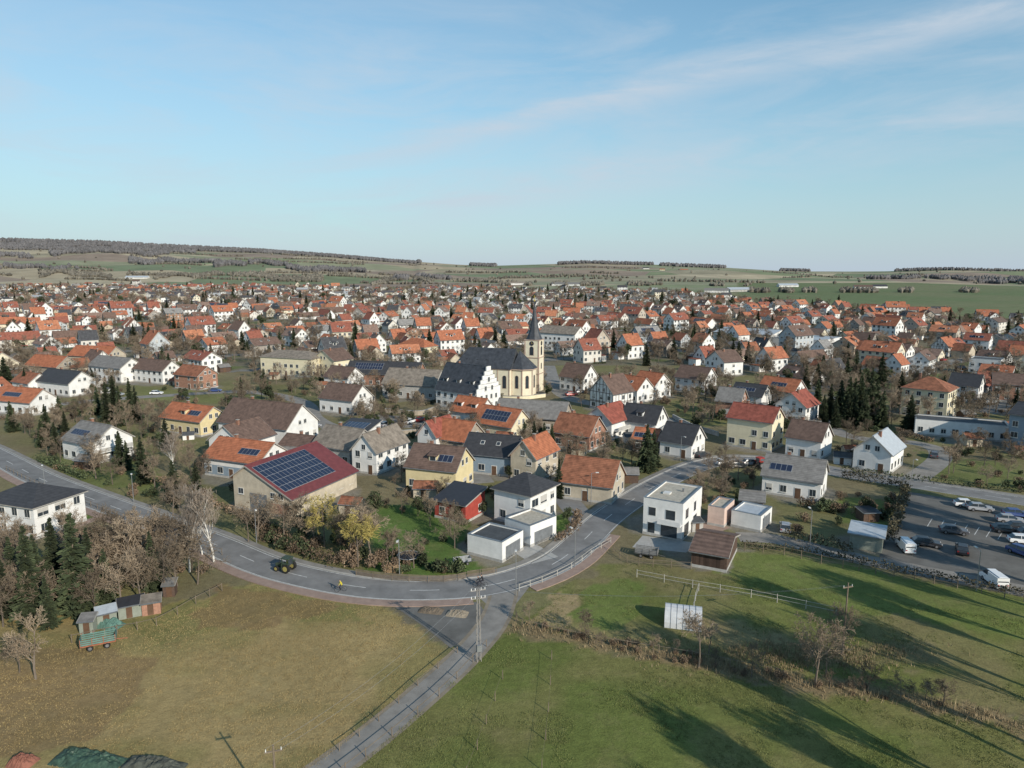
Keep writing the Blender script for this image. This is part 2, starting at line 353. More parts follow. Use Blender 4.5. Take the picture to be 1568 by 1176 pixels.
HH('red_cabin',(666,792),(713,802),6.5,3.4,1.4,kind='shed',roof='blacksheet',wall='red')
HH('beige_house_orange_roof',(782,733),(820,740),10,5.4,3.4,ridge='y',roof='orange',wall='beige')
HH('long_barn_rust_roof',(856,762),(936,773),9.5,3.6,3.8,roof='rust',wall='beige',chim=0)
HH('blue_grey_house',(709,723),(786,731),9,4.6,3.4,roof='dark',wall='blue',sky=2)
HH('village_house_red',(690,650),(733,657),8,4.4,3.6,roof='orange',gaug=2)
HH('village_house_solar',(726,667),(783,677),9,4,3.8,roof='orange',solar=[(0,.15,.85,.2,.8)],wall='cream')
HH('white_house_red_roof',(640,692),(668,697),9,4.6,3.4,ridge='y',roof='red')
HH('orange_barn',(662,693),(712,701),9,4,3.8,roof='orange',wall='stone')
HH('orange_barn',(846,683),(902,692),9,4,4,roof='rust',wall='brick')
HH('long_grey_barn',(757,656),(862,664),10,4,3.8,roof='grey',wall='stone')
HH('red_roof_gable_house',(893,668),(936,676),11,5,3.6,ridge='y',roof='red',balc=True)
HH('dark_roof_house',(950,668),(1003,675),9,4.6,3.8,roof='dark',gaug=1,balc=True)
HH('solar_annex',(968,690),(1004,694),7,3.2,2,roof='orange',solar=[(0,.05,.95,.1,.9)],wall='wood')
HH('dark_roof_house',(1010,696),(1058,704),8.5,3.8,3.6,roof='dark')
HH('yellow_house_orange_roof',(247,660),(308,669),9,4.2,3.2,roof='orange',wall='yellow',gaug=1,solar=[(0,.6,.9,.3,.7)])
HH('large_brown_barn',(336,670),(440,684),12,4.6,5.2,roof='brown')
HH('white_brown_house',(322,704),(372,711),11,5,3.6,ridge='y',roof='brown')
HH('white_brown_house',(428,700),(478,706),7,3,2,roof='brown')
HH('grey_barn',(586,608),(665,613),12,5,4.6,roof='tan',wall='grey')
HH('long_dark_barn',(530,590),(640,594),10,5,4,roof='dark',wall='brick',solar=[(0,.1,.5,.3,.9)])
HH('cream_school_building',(400,573),(478,578),11,7.6,2.8,kind='hip',roof='tan',wall='cream')
HH('cream_gable_house',(480,574),(512,578),11,7,4,ridge='y',roof='brown',wall='cream')
HH('white_house_brown_roof',(497,596),(532,600),9,5,3.4,roof='brown')
HH('white_old_house',(490,630),(540,636),10,4.6,4,roof='brown')
HH('brown_roof_house',(857,597),(893,602),9,5.4,4.4,roof='brown')
HH('half_timbered_house',(903,625),(938,632),10,6,5,ridge='y',roof='brown',timber=True)
HH('orange_roof_house',(936,611),(975,618),9,4.5,3.8,roof='orange',sky=2)
HH('orange_roof_house',(968,606),(1002,612),9,5,3.6,roof='orange')
HH('brown_roof_house',(1033,598),(1078,604),9,5.4,3.8,roof='brown',ridge='x')
HH('brown_gable_house',(1080,570),(1108,576),10,6,4,ridge='y',roof='brown')
HH('brick_house_grey_roof',(1095,637),(1132,641),9,5,3.4,roof='grey',wall='brick')
HH('long_grey_barn',(1118,622),(1165,628),9,4.4,3,roof='dark',solar=[(0,.1,.8,.3,.9)])
HH('orange_roof_house',(1160,615),(1214,623),9,4.8,3.6,roof='orange',solar=[(0,.3,.8,.3,.8)])
HH('white_gable_house',(1186,645),(1232,652),10,5.4,3.6,ridge='y',roof='red')
HH('white_house_dark_roof',(57,602),(107,608),10,4.8,3.6,roof='dark')
HH('white_house_grey_roof',(137,581),(186,587),10,6,3.4,roof='grey')
HH('white_house_brown_roof',(202,584),(250,589),9,5.4,3.4,ridge='x',roof='brown')
HH('brick_gable_house',(268,594),(304,598),9,5.4,3,roof='rust',wall='brick')
HH('orange_roof_house',(-5,632),(48,637),9,4.2,3.4,roof='orange',solar=[(0,.1,.6,.3,.8)])
HH('large_white_building',(826,536),(880,540),12,10,3.5,roof='tan')
HH('sports_hall',(1092,520),(1180,526),34,5,2,roof='metal')
HH('supermarket_hall',(1180,530),(1260,536),30,5,0,kind='flat',roof='metal',wins=False)
HH('brown_brick_house',(1518,613),(1580,618),11,6,3,roof='brown',wall='brick')
HH('dark_roof_house',(1450,612),(1496,617),10,5.5,3.4,roof='dark')
HH('modern_white_house',(1482,572),(1530,576),10,6.5,0,kind='flat',roof='flatdark')
HH('white_roof_house',(20,600),(45,604),8,4,3,roof='rust')
HH('long_orange_barn',(105,560),(165,563),11,5,4,roof='orange',wall='beige')
HH('orange_farmhouse',(40,575),(88,579),10,4.6,3.8,roof='orange',wall='stone')
HH('orange_roof_house',(610,545),(650,549),10,5.5,4,kind='hip',roof='orange',wall='cream')
def scroll(b,L,Wd):
    for k in range(6):
        f=k/6; w=Wd*(1-f)/2; z=6+8*f
        b.ob('stepped_gable',W['white'],(L,Wd/2,0),Y,X,Z3,(-w-.1,w+.1),(.38,.75),(z,z+8/6+.2 if k<5 else z+1.7))
        for s in (-1,1):
            b.ob('stepped_gable',RF['slate'],(L,Wd/2,0),Y,X,Z3,(s*w-.35,s*w+.2) if s>0 else (s*w-.2,s*w+.35),(.33,.8),(z+8/6+.21 if k<5 else z+1.71,z+8/6+.3 if k<5 else z+1.8))
    b.ob('stepped_gable',W['white'],(L,Wd/2,0),Y,X,Z3,(-Wd/2-.1,Wd/2+.1),(.38,.75),(0,6))
    for f in range(4):
        for x in ((-3.6,-1.2,1.2,3.6) if f<2 else ((-1.6,1.6) if f==2 else (0,))):
            window(b,(L+.75,Wd/2,0),Y,X,x,1+f*2.8,.9,1.4,shut=0)
HH('old_town_hall',(668,622),(728,632),11.5,6,8,roof='slate',gaug=3,extra=scroll)

def church():
    b=B(); a,L,ang=frame((696,600),(781,606)); Wd=12; hw=9.2; rise=6.8
    cw=W['church']; sl=RF['slate']; trim=M('sandstone_trim',(.42,.31,.25),var=.2)
    b.box('nave_walls',cw,0,L,0,Wd,0,hw)
    b.box('cornice',trim,-.2,L+.2,-.25,Wd+.25,hw+.003,hw+.35)
    z=hw+.36; e=.5
    V=[(-e,-e,z),(L+e,-e,z),(L+e,Wd+e,z),(-e,Wd+e,z),(3.5,Wd/2,z+rise),(L,Wd/2,z+rise)]
    b.poly('nave_roof',sl,V,[(0,1,5,4),(1,2,5),(2,3,4,5),(3,0,4)])
    ch=[(L,1.5),(L+4,1.5),(L+7,4),(L+7,Wd-4),(L+4,Wd-1.5),(L,Wd-1.5)]
    for i in range(len(ch)-1):
        p,q=ch[i],ch[i+1]; b.poly('choir_walls',cw,[(p[0],p[1],0),(q[0],q[1],0),(q[0],q[1],hw),(p[0],p[1],hw)],[(0,1,2,3)])
        d=Vector((q[0]-p[0],q[1]-p[1],0)); l=d.length; d/=l; nn=Vector((d.y,-d.x,0))
        for x in (0,l):
            b.ob('buttress',trim,(p[0],p[1],0),d,nn,Z3,(max(0,x-.2),min(l,x+.2)),(0,.12),(0,hw-.1))
        if l>2.5: arch(b,Vector((p[0],p[1],0)),d,nn,l/2,2.6,1.1,4.6,trim)
    o=.5
    cv=[(x+ (o if x>L else 0),y+(-o if y<6 else o),z) for x,y in ch]
    ap=(L+1.5,Wd/2,z+rise*.92); b.poly('choir_roof',sl,cv+[ap],[(i,i+1,6) for i in range(5)])
    b.poly('cornice',trim,[(x,y,hw+.003) for x,y,_ in cv]+[(x,y,z-.01) for x,y,_ in cv],[(i,i+1,7+i,6+i) for i in range(5)]+[tuple(range(6))])
    for i in range(5):
        x=2.2+i*(L-3.5)/4.2
        arch(b,Vector((0,0,0)),X,-Y,x,2.6,1.3,4.6,trim); arch(b,Vector((0,Wd,0)),X,Y,x,2.6,1.3,4.6,trim)
        b.box('buttress',trim,x+1.65,x+1.9,-.12,0,0,hw)
    arch(b,Vector((0,0,0)),Y,-X,6,2.6,1.3,4.6,trim)
    for i in range(3): b.box('roof_vents',sl,4+i*4,4.8+i*4,2.0,3.6,z+2.0,z+2.9)
    tx0=L+1.2; ty0=Wd-.5; s=5.6; th=19.0
    tx1=tx0+s; ty1=ty0+s
    b.box('tower_walls',cw,tx0,tx1,ty0,ty1,0,th)
    for zz in (6.5,12.5,th): b.box('tower_cornice',trim,tx0-.2,tx1+.2,ty0-.2,ty1+.2,zz+.003,zz+.3)
    for x in (tx0,tx1):
        for y in (ty0,ty1): b.box('tower_quoins',trim,x-.06 if x==tx0 else x-.4,x+.4 if x==tx0 else x+.06,y-.06 if y==ty0 else y-.4,y+.4 if y==ty0 else y+.06,0,th-.01)
    for (O,D,Nn) in ((Vector((tx0,ty0,0)),X,-Y),(Vector((tx1,ty0,0)),Y,X),(Vector((tx0,ty0,0)),Y,-X),(Vector((tx0,ty1,0)),X,Y)):
        arch(b,O,D,Nn,s/2,13.6,1.4,3.2,trim); arch(b,O,D,Nn,s/2,8.4,.8,2.2,trim)
        b.cyl('clock_face',M('clock_dial',(.04,.04,.05)),O+D*(s/2)+Z3*17.9,O+D*(s/2)+Z3*17.9+Nn*.12,.85,n=20)
        b.ob('clock_face',M('gilding',(.7,.5,.12),metal=.6,rough=.35),O+D*(s/2)+Z3*17.9,D,Nn,Z3,(-.05,.05),(.13,.16),(0,.7)); b.ob('clock_face',MC['gilding'],O+D*(s/2)+Z3*17.9,D,Nn,Z3,(0,.5),(.13,.16),(-.05,.05))
    cx,cy=(tx0+tx1)/2,(ty0+ty1)/2
    prof=[(3.3,th+.32),(2.7,th+1.3),(2.0,th+2.8),(1.7,th+4.0),(1.5,th+5),(1.2,th+6.6),(.8,th+9),(.42,th+11.5),(.07,th+14.5)]
    V=[];n=8
    for r,zz in prof:
        k=min(1,max(0,(zz-th)/2.5))
        for i in range(n):
            t=math.pi/8+i*math.pi/4
            c,sn=math.cos(t),math.sin(t)
            q=r*(1/max(abs(c),abs(sn)))*(1-k)*.85+r*k
            V.append((cx+c*q,cy+sn*q,zz))
    Fc=[(j*n+i,j*n+(i+1)%n,(j+1)*n+(i+1)%n,(j+1)*n+i) for j in range(len(prof)-1) for i in range(n)]
    b.poly('spire',sl,V,Fc)
    b.cyl('spire_ball',MC['gilding'],(cx,cy,th+14.3),(cx,cy,th+14.8),.3,.3); b.box('spire_cross',MC['gilding'],cx-.06,cx+.06,cy-.06,cy+.06,th+14.8,th+16.6); b.box('spire_cross',MC['gilding'],cx-.5,cx+.5,cy-.05,cy+.05,th+15.8,th+15.95)
    b.finish('parish_church',(a[0],a[1],0),ang)
    for q in (3,10,17,24): FOOT.append((a[0]+math.cos(ang)*q-math.sin(ang)*7,a[1]+math.sin(ang)*q+math.cos(ang)*7,9))
def arch(b,O,D,Nn,x,z,w,h,trim):
    n=7
    for (mat,ww,hh,off,zz) in ((trim,w+.4,h+.2,.05,z-.15),(GL,w,h,.08,z)):
        pts=[(x-ww/2,zz),(x+ww/2,zz)]+[(x+ww/2*math.cos(math.pi*i/n),zz+hh-ww/2+ww/2*math.sin(math.pi*i/n)) for i in range(n+1)]
        b.poly('windows',mat,[O+D*px+Nn*off+Z3*pz for px,pz in pts],[tuple(range(len(pts)))])
church()

# ---------------------------------------------------------------- roads
def catm(pts,step=2.0):
    P_=[Vector((p[0],p[1],0)) for p in pts]; P_=[P_[0]*2-P_[1]]+P_+[P_[-1]*2-P_[-2]]
    out=[]
    for i in range(1,len(P_)-2):
        n=max(2,int((P_[i+1]-P_[i]).length/step))
        for k in range(n):
            t=k/n; a,b_,c,d=P_[i-1],P_[i],P_[i+1],P_[i+2]
            out.append(.5*((2*b_)+(c-a)*t+(2*a-5*b_+4*c-d)*t*t+(3*b_-a-3*c+d)*t**3))
    out.append(P_[-2]); return out
def sides(C):
    N_=[]
    for i in range(len(C)):
        d=(C[min(i+1,len(C)-1)]-C[max(i-1,0)]).normalized(); N_.append(Vector((-d.y,d.x,0)))
    return N_
def strip(b,part,mat,C,o0,o1,z,thick=0):
    N_=sides(C); V=[];Fc=[]
    for c,n in zip(C,N_): V+= [c+n*o0+Z3*z,c+n*o1+Z3*z]
    for i in range(len(C)-1): Fc.append((2*i,2*i+2,2*i+3,2*i+1))
    if thick:
        k=len(V)
        for c,n in zip(C,N_): V+=[c+n*o0+Z3*(z-thick),c+n*o1+Z3*(z-thick)]
        for i in range(len(C)-1): Fc+= [(2*i,k+2*i,k+2*i+2,2*i+2),(2*i+1,2*i+3,k+2*i+3,k+2*i+1)]
        Fc+=[(0,1,k+1,k),(2*len(C)-2,k+2*len(C)-2,k+2*len(C)-1,2*len(C)-1)]
    b.poly(part,mat,V,Fc)
ASP=M('asphalt',(.20,.195,.19),rough=.9,var=.28,scale=.3,world=True,bump=.1); ASP2=M('asphalt_old',(.235,.22,.20),rough=.95,var=.3,scale=.4,world=True)
PAV=M('paving_reddish',(.30,.215,.175),var=.2,scale=.8,world=True); KRB=M('kerb_concrete',(.36,.35,.33),var=.15,world=True); LIN=M('road_paint',(.6,.6,.58),var=.4,scale=1.5,world=True)
DIRT=M('gravel_track',(.24,.20,.15),var=.3,scale=.8,world=True); LOTM=M('asphalt_lot',(.14,.135,.125),rough=.95,var=.35,scale=.25,world=True)
MAINUV=[(-120,655),(-40,682),(10,706),(60,732),(130,760),(220,793),(320,830),(400,864),(470,884),(560,900),(650,904),(740,898),(810,880),(860,856),(895,826),(925,797),(965,768),(1015,738),(1070,714),(1125,704),(1200,709),(1300,727),(1400,742),(1568,768),(1750,800)]
MAIN=catm([G(*p) for p in MAINUV])
ROADS=[(MAIN,5)]
b=B(); strip(b,'carriageway',ASP,MAIN,-3.1,3.1,.02)
strip(b,'edge_line',LIN,MAIN,-2.9,-2.8,.024); strip(b,'edge_line',LIN,MAIN,2.8,2.9,.024)
for i in range(0,len(MAIN)-2,5): strip(b,'centre_line',LIN,MAIN[i:i+3],-.06,.06,.024)
def near(u,v): return min(range(len(MAIN)),key=lambda i:(MAIN[i]-GV(u,v)).length)
ib=near(742,898); ic=near(800,884); idd=near(915,808); i0=near(-40,682)
for (p,q) in ((i0,ib),(ic,idd)):
    strip(b,'kerb',KRB,MAIN[p:q],-3.3,-3.102,.13,.13); strip(b,'footway',PAV,MAIN[p:q],-5.0,-3.304,.12,.12)
strip(b,'kerb',KRB,MAIN[i0:],3.102,3.3,.13,.13); strip(b,'footway',ASP2,MAIN[i0:],3.304,4.4,.12,.12)
b.finish('main_road')
def road(name,uv,w,mat=ASP2,z=.012,edge=None):
    C=catm([G(*p) for p in uv]); b=B(); strip(b,'surface',mat,C,-w/2,w/2,z)
    if edge: strip(b,'verge',edge,C,-w/2-.5,w/2+.5,z-.005)
    b.finish(name); ROADS.append((C,w/2+1.2)); return C
LANE=road('farm_lane',[(772,902),(768,922),(752,958),(705,1012),(640,1070),(575,1124),(500,1180),(380,1262)],3.1,ASP2,.016,DIRT)
road('side_street',[(895,800),(880,780),(870,762),(900,748)],5,ASP,.016)
road('car_park_road',[(1130,822),(1190,826),(1290,850),(1400,872),(1568,905),(1800,955)],4.5,ASP2,.012)
road('village_street',[(1080,710),(1060,690),(1040,660),(1000,636),(880,612),(850,590),(840,560)],6)
road('village_street',[(640,700),(600,680),(560,668),(510,655),(480,640),(460,615),(380,600),(250,606),(120,616),(-60,640)],6)
road('village_street',[(560,668),(640,662),(700,690),(740,740)],5)
road('village_street',[(1390,742),(1440,700),(1410,680),(1300,668),(1260,640),(1240,600)],5)
road('garden_path',[(100,812),(160,790),(200,786)],2,PAV)
road('driveway',[(835,858),(815,846),(800,838)],5,KRB,.024)
def sheet(name,uv,mat,z):
    me=bpy.data.meshes.new(name); me.from_pydata([(*G(*p),z) for p in uv],[],[tuple(range(len(uv)))]); me.materials.append(mat); return link(bpy.data.objects.new(name,me))
sheet('car_park',[(1385,752),(1460,764),(1568,781),(1700,805),(1800,960),(1568,906),(1430,878),(1345,857),(1362,800)],LOTM,.008)
sheet('junction_apron',[(725,908),(815,893),(790,925),(778,950),(752,950),(745,925)],ASP2,.010)
sheet('yard_paving',[(560,655),(660,655),(672,640),(560,634),(545,645)],ASP2,.008)
sheet('dirt_yard',[(600,926),(730,922),(742,935),(735,970),(690,992),(650,960)],LOTM,.006)
sheet('house_terrace',[(1068,822),(1100,816),(1118,808),(1085,796),(1072,806)],PAV,.008)
sheet('front_drive',[(968,838),(1050,846),(1075,832),(1040,828),(984,820)],KRB,.008)
b=B()
for k in range(9):
    p=GV(1420+k*18,806+k*3.3); q=GV(1430+k*18,790+k*3.3); d=(q-p).normalized(); n=Vector((-d.y,d.x,0))
    b.poly('bay_lines',LIN,[p-n*.05+Z3*.013,p+n*.05+Z3*.013,p+d*5+n*.05+Z3*.013,p+d*5-n*.05+Z3*.013],[(0,1,2,3)])
b.finish('parking_bay_markings')

# ---------------------------------------------------------------- village layout
def wp(uv): return np.array([G(*p) for p in uv])
def pip(px,py,poly):
    px=np.asarray(px,float);py=np.asarray(py,float); ins=np.zeros(px.shape,bool); n=len(poly)
    for i in range(n):
        x0,y0=poly[i];x1,y1=poly[(i+1)%n]
        if y0==y1: continue
        c=((y0>py)!=(y1>py))&(px<(x1-x0)*(py-y0)/(y1-y0)+x0); ins^=c
    return ins
VIL=wp([(-100,655),(-120,441),(100,439.5),(300,439),(500,441.5),(600,444),(700,441),(800,446),(900,444),(1040,449),(1150,464),(1300,473),(1430,482),(1700,497),(1700,660),(1560,640),(1470,625),(1380,605),(1300,620),(1240,600),(1100,560),(860,560),(650,560),(330,570),(120,600)])
rs=np.random.RandomState(3)
D=[]
for gy in range(1,10):
    for gx in range(-9,10):
        D.append((gx*240+rs.uniform(-80,80),gy*240+rs.uniform(-80,80)-60,rs.uniform(-.5,.9)))
D=np.array(D)
def district(x,y):
    best=np.full(np.shape(x),1e18); idx=np.zeros(np.shape(x),int)
    for i,(a,c,_) in enumerate(D):
        d=(x-a)**2+(y-c)**2; m=d<best; best=np.where(m,d,best); idx=np.where(m,i,idx)
    return idx
rd=[np.array([(p.x,p.y) for p in C]) for C,w in ROADS]; rw=[w for C,w in ROADS]
def freeof(x,y,r,foot=True):
    if foot:
        for (a,c,q) in FOOT:
            if (x-a)**2+(y-c)**2<(q+r)**2: return False
    for A,w in zip(rd,rw):
        if ((A[:,0]-x)**2+(A[:,1]-y)**2).min()<(w+r)**2: return False
    return True
VAR_OLD=[];VAR_NEW=[]
for k in range(12):
    b=B(); L=U(8,16);Wd=U(7,10.5); bigb=(k in(7,10))
    if bigb: L=U(17,22)
    house(b,L,Wd,U(3.2,6.4) if k!=4 else 8.2,U(2.8,4.6),ridge='x',wall=FARW,roof=FAROLD,sky=random.choice([0,0,2]),gaug=random.choice([0,0,1]),timber=(k==5),solar=[(0,.2,.8,.3,.8)] if k in(2,10) else None,wins=not bigb,chim=0 if bigb else 1)
    if k%3==0: b.box('annex',FARW,L+.02,L+4,1,6,0,2.8); b.box('annex_roof',FAROLD,L+.02,L+4.3,.7,6.3,2.81,3.0)
    if k%4==1:
        b2=B(); house(b2,7,8,3.6,3,ridge='y',wall=W['beige'],roof=RF['rust'],wins=False,chim=0,plinth=False); b.merge(b2,1,Wd+.3)
    VAR_OLD.append((b.one('village_house_mesh'),L,Wd))
for k in range(13):
    b=B(); L=U(8,12.5);Wd=U(7.5,10); kd='hip' if k in(3,7) else ('flat' if k==9 else 'gable')
    hh_=U(3.2,5.6) if k!=11 else 8.4
    if k==11: L=18
    house(b,L,Wd,hh_,U(2.2,4.2) if kd=='gable' else 2.6,ridge='x' if k!=6 else 'y',kind=kd,wall=FARW,roof=FARNEW if kd!='flat' else RF['flatdark'],gaug=random.choice([0,1]) if kd=='gable' else 0,balc=(k%2==0),big=True,solar=[(0,.15,.85,.3,.85)] if (k in(1,4)) else None)
    if k in(2,8,12):
        b2=B(); house(b2,5,4.5,hh_,2.2,ridge='y',wall=FARW,roof=FARNEW,chim=0,plinth=False,door=False); b.merge(b2,L*.3,-4.6)
    if k%2: b.box('garage',FARW,-5,-.02,1.5,7,0,2.7); b.box('garage_roof',RF['flatdark'],-5.1,-.02,1.4,7.1,2.71,2.9)
    VAR_NEW.append((b.one('village_house_mesh'),L,Wd))
nh=0; HP=[]; CARPOS=[]
for di,(ax,ay,ang) in enumerate(D):
    ca,sa=math.cos(ang),math.sin(ang); pts=[]
    for r in range(-5,6):
        for side in (-1,1):
            s=-300+U(0,18)
            while s<300:
                pts.append((s,r*61+side*U(11,18),side)); s+=U(17,30)
    PX=np.array([ax+s*ca-t*sa for s,t,_ in pts]);PY=np.array([ay+s*sa+t*ca for s,t,_ in pts])
    m=(district(PX,PY)==di)&pip(PX,PY,VIL)
    for (s,t,sd),x,y,ok in zip(pts,PX,PY,m):
        if not ok or R()<.06+.10*(y>900): continue
        if y<700 and not freeof(x,y,6.5): continue
        if y>450 and vn(x/95,y/95,77)<.2: continue
        old=vn(x/260,y/260,9)+( .30 if x<-30 and y<800 else (-.14 if y>800 else .0))>.53
        me,L,Wd=random.choice(VAR_OLD if old else VAR_NEW)
        a=ang+(0 if R()<.62 else math.pi/2)+U(-.12,.12)
        if R()<.5: a+=math.pi
        sc=U(.75,1.12)
        ox=(L/2*math.cos(a)-Wd/2*math.sin(a))*sc; oy=(L/2*math.sin(a)+Wd/2*math.cos(a))*sc
        place(me,'village_house',(x-ox,y-oy,tz(x,y)-.05),a,(sc,sc,sc*U(.85,1.2))); nh+=1; HP.append((x,y))
        if y<650 and R()<.5: CARPOS.append((x+sd*sa*8,y-sd*ca*8,ang))
HP=np.array(HP)
for (u,y,L,Wd,rf,wl) in ((1040,3300,40,14,'orange','white'),(1010,3350,25,12,'rust','cream'),(985,3500,30,12,'dark','white'),(845,1850,75,22,'grey','white'),(780,1900,50,18,'tan','white'),(1195,1800,50,18,'metal','white'),(1310,1650,40,16,'brown','white'),(1340,1700,35,14,'dark','white'),(355,3000,25,12,'rust','white'),(190,2000,60,20,'metal','white'),(1120,1420,60,24,'metal','grey'),(1080,1380,45,18,'grey','white')):
    x=(u-784)/F*y*.987; b=B(); house(b,L,Wd,6,4,roof=rf,wall=wl,plinth=False,chim=0); b.finish('farm_building',(x,y,tz(x,y)-1.5),U(-.3,.5))

# ---------------------------------------------------------------- ground
ys=list(np.arange(-320,20,12.))
y=20.
while y<9500: ys.append(y); y*=1.0088 if y>45 else 1.02
ys=np.array(ys)
ac=np.concatenate([-np.geomspace(7,.9,36)[:-1],np.linspace(-.9,.9,440),np.geomspace(.9,7,36)[1:]])
YY,AA=np.meshgrid(ys,ac,indexing='ij')
XX=AA*(np.maximum(YY,0)+60)
ZZ=terr(XX,YY)
nr,nc=XX.shape
co=np.stack([XX,YY,ZZ],-1).reshape(-1,3)
idx=np.arange(nr*nc).reshape(nr,nc)
Fq=np.stack([idx[:-1,:-1],idx[:-1,1:],idx[1:,1:],idx[1:,:-1]],-1).reshape(-1,4)
me=bpy.data.meshes.new('ground'); me.vertices.add(len(co)); me.vertices.foreach_set('co',co.ravel().astype(np.float32))
me.loops.add(Fq.size); me.loops.foreach_set('vertex_index',Fq.ravel().astype(np.int32)); me.polygons.add(len(Fq)); me.polygons.foreach_set('loop_start',np.arange(0,Fq.size,4,dtype=np.int32)); 
me.update(calc_edges=True); me.validate()
x=co[:,0];y=co[:,1]
jx=x+(vn(x/3,y/3,4)-.5)*3; jy=y+(vn(x/3,y/3,5)-.5)*3
C=np.zeros((len(x),4)); C[:,:3]=(.175,.165,.075)
far=np.clip((y-1100)/500,0,1)
def lerp(m,c):
    m=np.asarray(m,float)[:,None]; C[:,:3]=C[:,:3]*(1-m)+np.array(c)*m
lerp(np.clip((vn(x/14,y/14,6)-.4)*3,0,1)*.7,(.20,.16,.10))
vm_=pip(jx,jy,VIL)
lerp(vm_*.8,(.165,.148,.112)); lerp(vm_*np.clip((vn(x/12,y/12,8)-.58)*6,0,1),(.125,.145,.058))
di=district(x,y); da=D[di]; lt=-(x-da[:,0])*np.sin(da[:,2])+(y-da[:,1])*np.cos(da[:,2]); q=np.abs((lt+30.5)%61-30.5)
lerp(vm_&(q<4.2),(.21,.205,.195))
far=np.where(vm_,0,far)
for (a_,c_,q_) in FOOT:
    if c_>330: continue
    dd=np.sqrt((jx-a_)**2+(jy-c_)**2); lerp(np.clip((q_+2.2-dd)/1.5,0,1)*.8,(.23,.21,.18))
def zone(uv,c,s=1.0,nz=0,c2=None):
    m=pip(jx,jy,wp(uv)); lerp(m*s,c)
    if c2 is not None: lerp(m*np.clip((vn(x/nz,y/nz,11)*.6+vn(x/nz*2.7,y/nz*2.7,12)*.4-.42)*4,0,1),c2)
TAN=(.335,.25,.115);GRN=(.135,.158,.044);OLV=(.25,.205,.085)
zone([(-300,960),(60,930),(180,960),(330,905),(420,880),(560,915),(610,935),(685,1000),(470,1195),(300,1400),(-400,1500)],TAN,1,9,OLV)
zone([(330,905),(420,885),(560,915),(560,950),(400,945),(250,985),(190,960)],(.19,.18,.065),.75)
zone([(320,900),(420,905),(520,925),(420,960),(300,960)],(.21,.13,.07),.6)
zone([(-100,1010),(90,990),(250,1010),(150,1130),(-100,1176)],(.22,.145,.075),.65)
zone([(770,975),(880,985),(1060,1025),(1300,1065),(1700,1130),(1900,1500),(300,1400),(480,1190),(690,1035)],GRN,1,11,(.17,.165,.058))
zone([(870,890),(960,860),(1100,880),(1568,950),(1800,1000),(1800,1150),(1300,1050),(1060,1012),(860,975),(800,955)],(.148,.162,.048),1,10,(.20,.175,.078))
zone([(880,905),(950,885),(985,905),(960,960),(880,960)],(.135,.18,.045),.8)
zone([(1120,845),(1240,855),(1568,915),(1700,950),(1700,1000),(1300,930),(1100,880)],(.142,.175,.047),.9)
zone([(835,915),(875,905),(880,950),(850,968),(810,960)],(.35,.26,.145),.85)
zone([(590,925),(745,920),(742,975),(690,995)],(.16,.135,.10),.8)
zone([(560,850),(585,770),(650,778),(720,800),(712,850),(760,880),(640,888),(560,875)],(.10,.155,.04),1)
zone([(60,700),(190,705),(220,690),(260,740),(250,760),(120,740)],(.14,.165,.055),.8)
zone([(100,790),(170,775),(175,785),(100,805)],(.10,.18,.04),1)
zone([(1290,760),(1370,770),(1350,810),(1290,800)],(.13,.165,.05),.9)
zone([(840,790),(880,788),(870,810),(830,830)],(.10,.16,.04),1)
zone([(1030,615),(1110,615),(1115,650),(1060,655)],(.17,.175,.07),.9)
zone([(200,590),(400,605),(390,620),(220,612)],(.18,.19,.07),.8)
zone([(1400,690),(1568,715),(1568,750),(1430,735)],(.14,.165,.055),.8)
CROP=[(1130,449),(1130,436),(1400,436),(1900,446),(2000,498),(1700,496),(1430,481),(1300,472),(1150,463)]
zone(CROP,(.135,.172,.082),1,150,(.165,.18,.095)); m=pip(x,y,wp(CROP)); far=np.where(m,0,far)
def buf(uv,w,c,s=1):
    A=catm([G(*p) for p in uv],1.0); dm=np.full(len(x),1e9); sel=np.where((y>40)&(y<220))[0]
    dd=np.full(len(sel),1e9)
    for a in A: dd=np.minimum(dd,(x[sel]-a.x)**2+(y[sel]-a.y)**2)
    dm[sel]=np.sqrt(dd); k=np.clip((w+(vn(x/1.5,y/1.5,14)-.5)*w*1.2-dm)/.8,0,1); lerp(k*s,c)
DITCH=[(785,962),(870,975),(960,995),(1060,1012),(1180,1038),(1300,1058),(1450,1085),(1568,1112),(1800,1160)]
buf(DITCH,2.1,(.24,.18,.10),.9); buf([(1100,965),(1200,990),(1300,1005),(1400,1000)],3,(.25,.20,.11),.6)
buf([(340,850),(420,883),(500,900),(600,915)],1.3,(.18,.18,.065),.7)
buf([(180,985),(330,1000),(420,1060),(440,1176)],.5,(.22,.20,.10),.6); buf([(950,905),(1100,925),(1250,960)],.5,(.2,.18,.09),.6)
C[:,3]=far
at=me.color_attributes.new('Col','FLOAT_COLOR','POINT'); at.data.foreach_set('color',C.ravel().astype(np.float32))
m,nt,N,L,bs=newmat('ground_soil_grass'); bs.inputs['Roughness'].default_value=.95; bs.inputs['Specular IOR Level'].default_value=.1
g=N.new('ShaderNodeNewGeometry'); A=N.new('ShaderNodeVertexColor'); A.layer_name='Col'
def noise_(sc,det=4,src=None,rough=.6):
    n=N.new('ShaderNodeTexNoise'); n.inputs['Scale'].default_value=sc; n.inputs['Detail'].default_value=det; n.inputs['Roughness'].default_value=rough; L.new(src or g.outputs['Position'],n.inputs['Vector']); return n.outputs['Fac']
